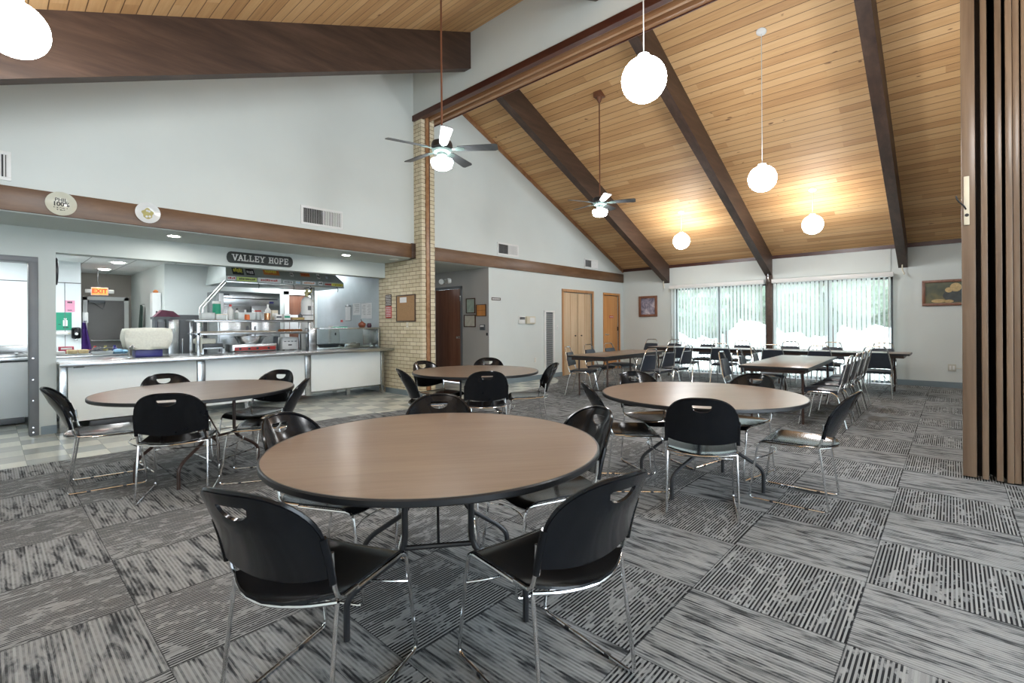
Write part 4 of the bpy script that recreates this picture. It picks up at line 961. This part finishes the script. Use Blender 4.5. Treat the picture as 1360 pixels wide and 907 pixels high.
# range hood
H = thing('range_hood', 'large stainless range hood covered in colourful stickers', 'hood', (0,0,0))
g = MB()
prof = [(9.20, 2.07), (9.20, 2.17), (9.42, 2.48), (10.35, 2.48), (10.35, 2.07)]
b = bmesh.new(); A = [b.verts.new((2.78+(.0 if i in (0,1,4) else .06), p[0], p[1])) for i, p in enumerate(prof)]; B = [b.verts.new((4.95-(.0 if i in (0,1,4) else .22), p[0], p[1])) for i, p in enumerate(prof)]
b.faces.new(A); b.faces.new(B[::-1])
for i in range(5): b.faces.new([A[i], A[(i+1) % 5], B[(i+1) % 5], B[i]])
g.merge(b); g.build('canopy', mat('hood_steel', rough=.45, metal=.5, build=speck((.33,.37,.36), .12, 4)), H, smooth=False)
MB().box(2.78, 4.95, 9.185, 9.20, 2.06, 2.085, .003).build('rim', STEEL, H)
for x in (3.30, 3.92, 4.25, 4.80): MB().tube([(x, 9.19, 2.08), (x, 9.15, 2.03), (x, 9.17, 1.98)], .006).build('utensil_hook', BLACKM, H)
cols = {'w': PAPER, 'r': RED, 'y': mat('yellow_print', rough=.4, build=speck((.75,.68,.10), .05, 8)), 'k': INK, 'o': mat('orange_print', rough=.4, build=speck((.62,.20,.05), .1, 8)), 'g': mat('lime_print', rough=.4, build=speck((.50,.60,.15), .05, 8)), 'b': LBLUE}
# (x0, x1, z0, z1 along face, ground, ink)
stk = [(2.80,2.93,2.10,2.17,'w','r'),(2.95,3.28,2.095,2.165,'g','k'),(3.30,3.70,2.095,2.175,'w','r'),(3.74,3.92,2.10,2.15,'w','k'),(3.97,4.06,2.10,2.15,'w','b'),(4.10,4.36,2.10,2.16,'w','o'),(4.42,4.50,2.10,2.17,'w','k'),(4.55,4.68,2.11,2.14,'r','k'),(4.69,4.93,2.10,2.15,'y','k')]
stk2 = [(2.90,3.08,.05,.28,'k','y'),(3.12,3.26,.06,.22,'k','w'),(3.42,3.70,.10,.30,'o','y'),(3.90,3.96,.10,.2,'w','k'),(4.10,4.28,.12,.22,'o','r'),(4.42,4.48,.08,.22,'w','k'),(4.60,4.64,.1,.16,'w','b')]
def sticker(x0, x1, a0, a1, gm, im, slope):
    def pt(x, s, off):
        if not slope: return (x, 9.20-off, s)
        L = math.hypot(.22, .31); return (x, 9.20+.22*s/L*.9-off*.82, 2.17+.31*s/L*.9+off*-.58)
    def quad(X0, X1, S0, S1, off):
        bb = bmesh.new(); v = [bb.verts.new(pt(*q)) for q in ((X0,S0,off),(X1,S0,off),(X1,S1,off),(X0,S1,off),(X0,S0,.0),(X1,S0,.0),(X1,S1,.0),(X0,S1,.0))]
        for f_ in ((0,1,2,3),(7,6,5,4),(0,4,5,1),(1,5,6,2),(2,6,7,3),(3,7,4,0)): bb.faces.new([v[i] for i in f_])
        return bb
    g = MB(); g.merge(quad(x0, x1, a0, a1, .0025)); s = g.build('sticker', cols[gm], H, smooth=False)
    g = MB(); x = x0+(x1-x0)*.12
    while x < x1-(x1-x0)*.15:
        l = random.uniform(.012, .028); h0 = a0+(a1-a0)*random.uniform(.2, .35); h1 = a1-(a1-a0)*random.uniform(.2, .4)
        g.merge(quad(x, min(x+l, x1-.005), h0, h1, .0035)); x += l+.008
    g.build('sticker_print', cols[im], s, smooth=False)
for s in stk: sticker(*s, False)
for s in stk2: sticker(*s, True)
for k in range(2): MB().tube([(2.80+.05*k, 9.24, 2.12), (2.40+.05*k, 9.24, 1.62), (2.39+.05*k, 9.24, 1.42)], .010).build('brace_pipe', STEEL, H)
simple('hood_post', 'slim steel post behind the pass shelf carrying the hood pipe', 'post', [('post', MB().box(2.38, 2.44, 9.20, 9.28, .0, 1.45, .004), STEEL), ('foot_plate', MB().box(2.35, 2.47, 9.17, 9.31, .0, .01, .002), STEEL)])
simple('hood_post', 'tall steel conduit post at the right of the white cylinder', 'post', [('post', MB().box(4.30, 4.36, 9.24, 9.30, 0, 2.055, .004), STEEL), ('foot_plate', MB().box(4.27, 4.39, 9.21, 9.33, .0, .01, .002), STEEL)])
# refrigerator
t = simple('refrigerator', 'two-door stainless refrigerator against the kitchen back wall', 'refrigerator', [('cabinet', MB().box(2.98, 4.14, 10.34, 10.98, .12, 1.98, .006), STEEL), ('grille', MB().box(3.0, 4.12, 10.325, 10.34, 1.72, 1.97, .003), STEEL), ('grille_slot', MB().box(3.04, 4.08, 10.318, 10.326, 1.835, 1.855), INK), ('badge', MB().box(3.92, 4.0, 10.32, 10.326, 1.76, 1.80), BLUE), ('nameplate', MB().box(3.04, 3.18, 10.32, 10.326, 1.90, 1.93), DGREY), *[('leg', MB().box(x, x+.06, y, y+.06, 0, .12), BLACKM) for x in (3.0, 4.06) for y in (10.36, 10.90)]])
for a, b in ((3.0, 3.553), (3.567, 4.12)): dd = MB().box(a, b, 10.30, 10.34, .16, 1.70, .006).build('door', STEEL, t); hx = b-.06 if a < 3.2 else a+.06; MB().box(hx-.012, hx+.012, 10.275, 10.302, .9, 1.3, .004).build('handle', DGREY, dd)
D = struct(MB().box(4.58, 5.02, 10.97, 10.99, .02, 2.0, .003).build('door_5', DOORB), 'brown door behind the white cylinder, in a white frame'); MB().box(4.48, 4.58, 10.95, 11.0, 0, 2.08).box(5.02, 5.12, 10.95, 11.0, 0, 2.08).box(4.48, 5.12, 10.95, 11.0, 2.0, 2.08).build('door_frame', WHITEP, D); MB().box(4.60, 4.95, 10.962, 10.971, 1.2, 1.55).build('notice_sheet', PAPER, D)
tag(MB().box(2.99, 3.07, 10.29, 10.30, 1.55, 1.93, .004).build('hanging_cloth_strip', PAPER), 'white paper strip hanging at the refrigerator top left corner', 'paper')
# grey cabinet, left things
simple('grey_cabinet', 'dark grey cabinet with a pale steel side left of the pass shelf', 'cabinet', [('body', MB().box(2.0, 2.62, 9.65, 10.25, 0, 1.50, .006), DGREY), ('door', MB().box(2.20, 2.60, 9.62, 9.65, .1, 1.42, .004), DGREY), ('steel_side', MB().box(2.0, 2.19, 9.62, 9.65, .1, 1.42, .004), STEEL), ('handle', MB().box(2.23, 2.25, 9.60, 9.622, .8, 1.1, .003), STEEL)])
simple('wire_rack', 'small black rack beside the towel bundle', 'rack', [('frame', MB().box(1.80, 1.83, 9.3, 9.5, .0, 1.42).box(1.95, 1.98, 9.3, 9.5, .0, 1.42).box(1.78, 2.0, 9.28, 9.52, 1.42, 1.46), DGREY), ('drawer', MB().box(1.84, 1.94, 9.31, 9.5, 1.05, 1.38, .004), MGREY)])
tag(MB().prism([(1.80,1.46),(2.15,1.46),(2.05,1.55),(1.9,1.57)], 9.32, 9.5, 'y').build('folded_tarp', mat('maroon_cloth', rough=.8, build=speck((.13,.04,.07), .2, 9))), 'folded maroon cloth on top of the small black rack', 'cloth')
g = MB(); b = bmesh.new(); bmesh.ops.create_cube(b, size=1); bmesh.ops.subdivide_edges(b, edges=b.edges[:], cuts=5, use_grid_fill=True)
for v in b.verts:
    n = v.co.copy(); v.co = Vector((n.x*.57, n.y*.34, n.z*.31))
    rr = max(abs(n.x), abs(n.y), abs(n.z)); k = 1-.06*((abs(n.x)*2)**4*(abs(n.z)*2)**4); v.co *= k
    if n.z < 0: v.co.x *= 1-.12*abs(n.z)*2
    v.co += Vector((random.uniform(-1,1), random.uniform(-1,1), random.uniform(-1,1)))*.006
bmesh.ops.smooth_vert(b, verts=b.verts, factor=.25, use_axis_x=True, use_axis_y=True, use_axis_z=True)
g.merge(b); tag(g.build('towel_bundle', TOWEL, None, (1.57, 8.62, 1.128), sharp=80), 'plump cream towel bundle resting on the blue bin', 'towel')
simple('blue_bin', 'shallow blue bin under the cream towel bundle', 'bin', [('bin', MB().box(1.42, 1.74, 8.52, 8.74, .873, .975, .008), BLUE), ('rim', MB().box(1.41, 1.75, 8.51, 8.75, .972, .982, .003), BLUE)])
simple('steel_tap', 'small steel clamp standing on the counter before the towel bundle', 'clamp', [('stem', MB().tube([(1.335, 8.42, .872), (1.335, 8.42, 1.02), (1.37, 8.42, 1.05), (1.39, 8.42, 1.0)], .011, cr=.03), STEEL), ('base', MB().box(1.30, 1.37, 8.39, 8.45, .872, .885, .003), STEEL)])
K2 = thing('sink_counter', 'white-fronted counter with sink at far left, seen through the doorway', 'counter', (0,0,0))
MB().box(-1.6, 1.42, 9.22, 9.24, .10, .84, .003).build('front_panel', WHITEPANEL, K2); MB().box(-1.6, 1.46, 9.18, 9.95, .86, .90, .006).build('worktop', STEEL, K2)
MB().box(-1.6, 1.44, 9.90, 9.95, .0, .86).box(-1.6, -1.58, 9.24, 9.9, 0, .86).box(1.40, 1.42, 9.24, 9.9, 0, .86).build('carcass', WHITEPANEL, K2); MB().box(-1.6, .45, 9.93, 9.95, .90, 1.05, .004).build('backsplash', STEEL, K2)
MB().box(.05, .34, 9.21, 9.26, .02, .10, .004).build('kick_plate', DGREY, K2)
MB().box(-.05, .40, 9.35, 9.75, .901, .935, .006).build('sink_rim', STEEL, K2); MB().box(.0, .35, 9.39, 9.71, .936, .938).build('sink_basin', DGREY, K2); MB().box(.26, .29, 9.30, 9.60, .94, .955, .002).build('lever', STEEL, K2)
simple('black_brush', 'black brush lying on the sink counter at far left', 'brush', [('head', MB().box(.28, .40, 9.80, 9.84, .901, .925, .006), BLACKM), ('handle', MB().tube([(.28,9.82,.915),(.16,9.82,.92)], .008), BLACKM)])
LY = 9.30; LZ = .901
tub('white_tub', .70, LY, LZ, .05, .09, .06, WHITEP, WHITEP, 'small white tub at the left end of the prep counter', 'things on the prep counter')
simple('bread_tray', 'clear tray of pale bread slices on the prep counter', 'tray', [('tray', MB().box(.74, 1.02, LY-.08, LY+.10, LZ, LZ+.02, .004), CLEARP), ('slices', MB().box(.77, .88, LY-.07, LY+.08, LZ+.021, LZ+.075, .012).box(.895, 1.0, LY-.07, LY+.08, LZ+.021, LZ+.075, .012), mat('pale_bread', rough=.8, build=speck((.58,.47,.27), .15, 30)))], 'things on the prep counter')
simple('red_box', 'red printed box behind the bread tray', 'box', [('carton', MB().box(.70, .86, LY+.14, LY+.26, LZ, LZ+.12, .003), mat('crimson_card', rough=.5, build=speck((.42,.03,.08), .1, 9))), ('printed_band', MB().box(.72, .84, LY+.138, LY+.14, LZ+.08, LZ+.105), PAPER)], 'things on the prep counter')
simple('red_dish', 'pale dish with red rim behind the bread tray', 'dish', [('dish', MB().lathe([(0,0),(.06,0),(.085,.03),(.08,.03),(.055,.008),(0,.008)], (0,0,0), 20), WHITEP), ('rim', MB().lathe([(.085,.03),(.088,.03),(.088,.036),(.082,.036)], (0,0,0), 20), RED)], 'things on the prep counter', (.97, LY+.20, LZ+.03))
g = MB(); random.seed(9)
for i in range(9):
    a = random.uniform(0, 6.28); cx, cy = 1.15+random.uniform(-.08, .08), LY+random.uniform(-.05, .05)
    g.tube([(cx-.07*math.cos(a), cy-.07*math.sin(a), LZ+.04+.006*i), (cx, cy, LZ+.055+.006*i), (cx+.07*math.cos(a), cy+.07*math.sin(a), LZ+.04+.006*i)], .011, seg=6)
tag(g.build('wrapped_cutlery_heap', MGREY), 'grey heap of wrapped cutlery on the prep counter', 'cutlery', kind='stuff')
simple('cutlery_tub', 'clear tub holding the grey cutlery heap', 'container', [('tub', MB().box(1.04, 1.27, LY-.08, LY+.09, LZ, LZ+.035, .006), CLEARP), ('rim', MB().box(1.03, 1.28, LY-.09, LY-.08, LZ+.03, LZ+.045).box(1.03, 1.28, LY+.09, LY+.10, LZ+.03, LZ+.045), CLEARP)], 'things on the prep counter')
simple('blue_bag', 'crumpled pale blue bag at the right of the prep counter', 'bag', [('bag', MB().lathe([(0,0),(.05,.0),(.07,.03),(.05,.06),(.02,.07),(0,.07)], (0,0,0), 9), LBLUE), ('fold', MB().lathe([(0,0),(.03,.0),(.045,.03),(.02,.055),(0,.055)], (.08,0,0), 8), LBLUE)], 'things on the prep counter', (1.34, LY, LZ))
for i, (x, m, lb) in enumerate(((1.10, RED, 'red spoon handle behind the cutlery heap'), (1.22, OLIVE, 'olive handled tool behind the cutlery heap'), (1.33, BLUE, 'blue capped bottle behind the pale blue bag'))):
    jar('tool_pot', x, LY+.20, LZ, .032, .12, m, m, lb, 'pot', .5, 'things on the prep counter')
# on the cooler wall
CY = 11.848
t = thing('pink_notice', 'pink sheet with dark heading on the white cooler wall', 'sign', (1.025, CY, 1.685)); MB().box(-.07, .07, -.003, 0, -.105, .105).build('sheet', PINK, t); MB().box(-.03, -.012, -.0045, -.003, .055, .085).box(-.008, .01, -.0045, -.003, .055, .085).box(.014, .032, -.0045, -.003, .055, .085).box(-.03, .03, -.0045, -.003, -.08, -.068).build('lettering', INK, t, smooth=False)
t = thing('green_notice', 'green hand-washing sign with a white pictogram on the cooler wall', 'sign', (.945, CY, 1.41)); MB().box(-.105, .105, -.003, 0, -.16, .16).build('sheet', GREEN, t)
MB().box(-.012, .05, -.0045, -.003, -.085, .02).box(0, .038, -.0045, -.003, .03, .055).box(.01, .028, -.0045, -.003, .02, .03).build('pictogram', PAPER, t, smooth=False); MB().box(-.075, -.04, -.0045, -.003, -.06, -.05).box(-.01, .06, -.0045, -.003, -.12, -.105).build('lettering', INK, t, smooth=False)
simple('paper_roll', 'white paper roll on a wooden bar under the green sign', 'paper roll', [('roll', MB().tube([(-.10,0,0),(.06,0,0)], .03, seg=14), PAPER), ('bar', MB().tube([(.06,0,0),(.10,0,0)], .014), CREAMP), ('bracket', MB().box(-.10, .09, .03, .045, -.008, .008), STEEL)], None, (.93, CY-.045, 1.19))
simple('soap_dispenser', 'black soap dispenser on the edge of the cooler wall', 'dispenser', [('case', MB().box(-.065, .065, -.10, 0, -.10, .11, .03), PLASTIC), ('window', MB().lathe([(0,0),(.025,0),(.02,.008),(0,.01)], (0,-.10,-.01), 14, FY), WHITEP), ('nozzle', MB().box(-.02, .02, -.08, -.05, -.13, -.10, .004), STEEL)], None, (1.105, CY, 1.19))
simple('wall_dispenser', 'white dispenser box at the cooler corner above the purple apron', 'dispenser', [('case', MB().box(-.03, .05, -.08, 0, -.10, .10, .012), WHITEP), ('slot', MB().box(-.01, .03, -.082, -.079, -.07, -.06), DGREY)], None, (1.245, 12.06, 1.48))
g = MB(); g.grid(lambda u, v: Vector((1.235+.02*v+u*(.015+.08*v), 12.0+.03*math.sin(u*5+v*2), 1.42-.62*v)), [-1,-.6,-.2,.2,.6,1], [0,.25,.5,.75,1], .006)
tag(g.build('purple_apron', PURPLE), 'purple apron hanging at the corner of the cooler wall', 'apron')
simple('hanging_jacket', 'dark green jacket hanging at the passage side wall', 'jacket', [('jacket', MB().grid(lambda u, v: Vector((2.24-.03*v, 12.7+u*(.05+.1*v), 1.75-.75*v+.02*u)), [-1,-.5,0,.5,1], [0,.3,.6,1], .03), mat('dark_green_cloth', rough=.9, build=speck((.03,.06,.05), .3, 10))), ('hook', MB().tube([(2.28,12.7,1.78),(2.23,12.7,1.78)], .008), STEEL)])
simple('wall_phone_box', 'tall white box with marks and an orange knob on the passage wall edge', 'box', [('case', MB().box(2.13, 2.27, 11.2, 11.4, 1.25, 1.95, .006), WHITEP), ('orange_knob', MB().lathe([(0,0),(.04,.0),(.045,.03),(.02,.06),(0,.06)], (2.20, 11.3, 1.95), 12), cols['o']), ('marks', MB().box(2.18, 2.21, 11.197, 11.2, 1.55, 1.6).box(2.15, 2.17, 11.197, 11.2, 1.45, 1.5), INK)])
CL = thing('wall_clock', 'round clock seen edge-on at the left side of the serving opening', 'clock', (.58, 8.50, 2.02))
MB().lathe([(0,0),(.17,0),(.175,.01),(.175,.035),(.16,.04),(.155,.03),(0,.03)], (0,0,0), 36, Matrix.Rotation(R(90), 4, 'Y')).build('rim', BLACKM, CL); MB().lathe([(0,.031),(.154,.031),(.154,.033),(0,.033)], (0,0,0), 36, Matrix.Rotation(R(90), 4, 'Y')).build('face', PAPER, CL); MB().box(.034, .037, -.006, .006, 0, .11).box(.034, .037, 0, .08, -.006, .006).build('hand', INK, CL)
# steel wall papers
t = simple('clipboard', 'clipboard with a white sheet on the steel wall', 'clipboard', [('board', MB().box(-.006, -.001, -.12, .12, -.175, .155, .001), DGREY), ('sheet', MB().box(-.009, -.006, -.11, .11, -.165, .13), PAPER), ('clip', MB().box(-.016, -.006, -.04, .04, .13, .175, .003), STEEL)], None, (XC, 9.57, 1.575))
for (y, z, w_, h, lb) in ((9.225, 1.645, .15, .125, 'plain white sheet right of the clipboard on the steel wall'), (8.94, 1.60, .10, .155, 'white list sheet, second from right on the steel wall'), (8.74, 1.60, .10, .16, 'white list sheet nearest the brick on the steel wall')):
    t = thing('paper_sheet', lb, 'paper', (XC, y, z)); MB().box(-.003, 0, -w_, w_, -h, h).build('sheet', PAPER, t)
    g = MB()
    for i in range(7): g.box(-.004, -.003, -w_*.75, w_*random.uniform(.1, .75), h*.7-i*h*.2, h*.7-i*h*.2+.006)
    g.build('printed_lines', MGREY, t, smooth=False)
simple('red_tag', 'small red tag left of the clipboard', 'tag', [('tag', MB().box(-.003, 0, -.05, .05, -.025, .025), RED), ('string', MB().tube([(-.002,0,.025),(-.002,0,.05)], .002), CREAMP)], None, (XC, 9.85, 1.40))
simple('cup_dispenser', 'white cup dispenser standing in the glass case', 'dispenser', [('case', MB().box(-.09, .09, -.06, .06, 0, .42, .015), WHITEP), ('emblem', MB().box(-.015, .015, -.062, -.06, .24, .29), INK), ('lever', MB().box(.092, .105, -.03, .0, .1, .3, .003), DGREY)], None, (4.62, 8.98, .872))
simple('black_lid_pan', 'dark oval pan lying in the glass case', 'pan', [('pan', MB().lathe([(0,0),(.16,.0),(.21,.05),(.2,.055),(.15,.02),(0,.02)], (0,0,0), 24, Matrix.Diagonal((1.1,.6,1,1))), DGREY), ('handle', MB().tube([(-.2,0,.045),(-.32,0,.06)], .011), BLACKM)], None, (4.33, 8.62, .905))
simple('steel_insert', 'white-edged steel insert tray in the glass case', 'tray', [('tray', MB().box(-.16, .16, -.1, .1, 0, .06, .006), STEEL), ('handle', MB().tube([(-.05,-.1,.05),(-.05,-.13,.07),(.05,-.13,.07),(.05,-.1,.05)], .006), STEEL)], None, (4.72, 8.55, .90))
for x, lb in ((4.72, 'white folded napkin on the steel insert'), (5.0, 'white paper mat at the right of the glass case')): tag(MB().box(x-.11, x+.11, 8.46, 8.62, .961 if x < 4.8 else .901, .97 if x < 4.8 else .908, .003).build('folded_napkin', PAPER), lb, 'napkin')
simple('orange_jug', 'round brown jug ornament on top of the glass case', 'ornament', [('body', MB().lathe([(0,0),(.05,0),(.075,.04),(.07,.08),(.03,.105),(.02,.12),(0,.12)], (0,0,0), 18), mat('russet_glaze', rough=.3, build=speck((.22,.06,.025), .2, 12))), ('stem', MB().tube([(0,0,.11),(-.02,0,.16)], .008), BLACKM)], None, (4.98, 8.55, 1.262))
simple('small_dark_pot', 'small dark red pot next to the brown jug', 'pot', [('body', MB().lathe([(0,0),(.035,0),(.05,.03),(.04,.075),(0,.08)], (0,0,0), 16), mat('plum_glaze', rough=.4, build=speck((.07,.02,.04), .2, 12))), ('rim', MB().lathe([(.03,.075),(.036,.075),(.036,.085),(.03,.085)], (0,0,0), 16), DGREY)], None, (5.12, 8.52, 1.262))
simple('green_tray', 'flat green tray on the left of the glass case top', 'tray', [('tray', MB().box(-.14, .14, -.05, .05, 0, .012, .004), GREEN), ('lip', MB().box(-.14, .14, -.055, -.05, 0, .018), GREEN)], None, (4.45, 8.45, 1.262))

# ------------------------------------------------------------------ outside
struct(box('ground_outside', CONC, None, XW+.25, 60, -40, 50, -.25, -.05)); struct(box('ground_outside', CONC, None, -30, XW, -40, YR-.25, -.25, -.05))
def tree(x, y, h, r, label):
    t = thing('garden_tree', label, 'tree', (x, y, -.05), 0, 'trees beyond the windows')
    MB().tube([(0,0,0), (.1,0,h*.3), (0,.1,h*.55)], .16, r2=.08).build('trunk', BROWNM, t)
    g = MB()
    for k in range(7):
        b = bmesh.new(); bmesh.ops.create_icosphere(b, subdivisions=3, radius=r*random.uniform(.5, .8)); c = Vector((random.uniform(-1,1)*r*.6, random.uniform(-1,1)*r*.7, h*.50+random.uniform(-.6,.8)*r*.6))
        for v in b.verts: v.co = v.co*random.uniform(.82, 1.1)+c
        g.merge(b)
    g.build('crown', LEAF, t, smooth=False)
for i, (x, y, h, r) in enumerate(((26, 4, 6.5, 2.6), (27, 9, 6, 2.6), (25.5, 14, 7, 2.8), (27, -1, 6.2, 2.4), (26, -6, 6, 2.5))):
    tree(x, y, h, r, 'leafy tree far outside, faintly seen through the blinds')

# ------------------------------------------------------------------ light, camera, view
W = bpy.data.worlds.new('world'); sc.world = W; W.use_nodes = True
bg = W.node_tree.nodes['Background']; bg.inputs[0].default_value = (.77, .89, 1.0, 1); bg.inputs[1].default_value = 4.5
sl = bpy.data.lights.new('sun', 'SUN'); sl.energy = 4.0; sl.angle = R(2); sl.color = (1, .96, .9)
so = bpy.data.objects.new('sun', sl); COL.objects.link(so)
so.rotation_euler = Vector((-.50, -.15, -.85)).to_track_quat('-Z', 'Y').to_euler(); so.location = (20, 0, 12)
cd = bpy.data.cameras.new('camera'); cam = bpy.data.objects.new('camera', cd); COL.objects.link(cam)
cd.sensor_width = 36; cd.lens = 638.5/1360*36; cd.shift_y = -22.5/1360; cd.clip_start = .05; cd.clip_end = 200
cam.matrix_world = Matrix.Translation((0, 0, 1.30)) @ Matrix.Rotation(R(42.45)-PI/2, 4, 'Z') @ Matrix.Rotation(PI/2, 4, 'X') @ Matrix.Rotation(-.0063, 4, 'Z')
sc.camera = cam
vs = sc.view_settings; vs.view_transform = 'Standard'; vs.look = 'None'; vs.exposure = 1.3; vs.gamma = 1; vs.use_curve_mapping = False
try:
    sc.cycles.use_denoising = True; sc.cycles.max_bounces = 10; sc.cycles.diffuse_bounces = 6; sc.cycles.transparent_max_bounces = 16; sc.cycles.sample_clamp_indirect = 6; sc.cycles.caustics_reflective = False; sc.cycles.caustics_refractive = False
except Exception: pass
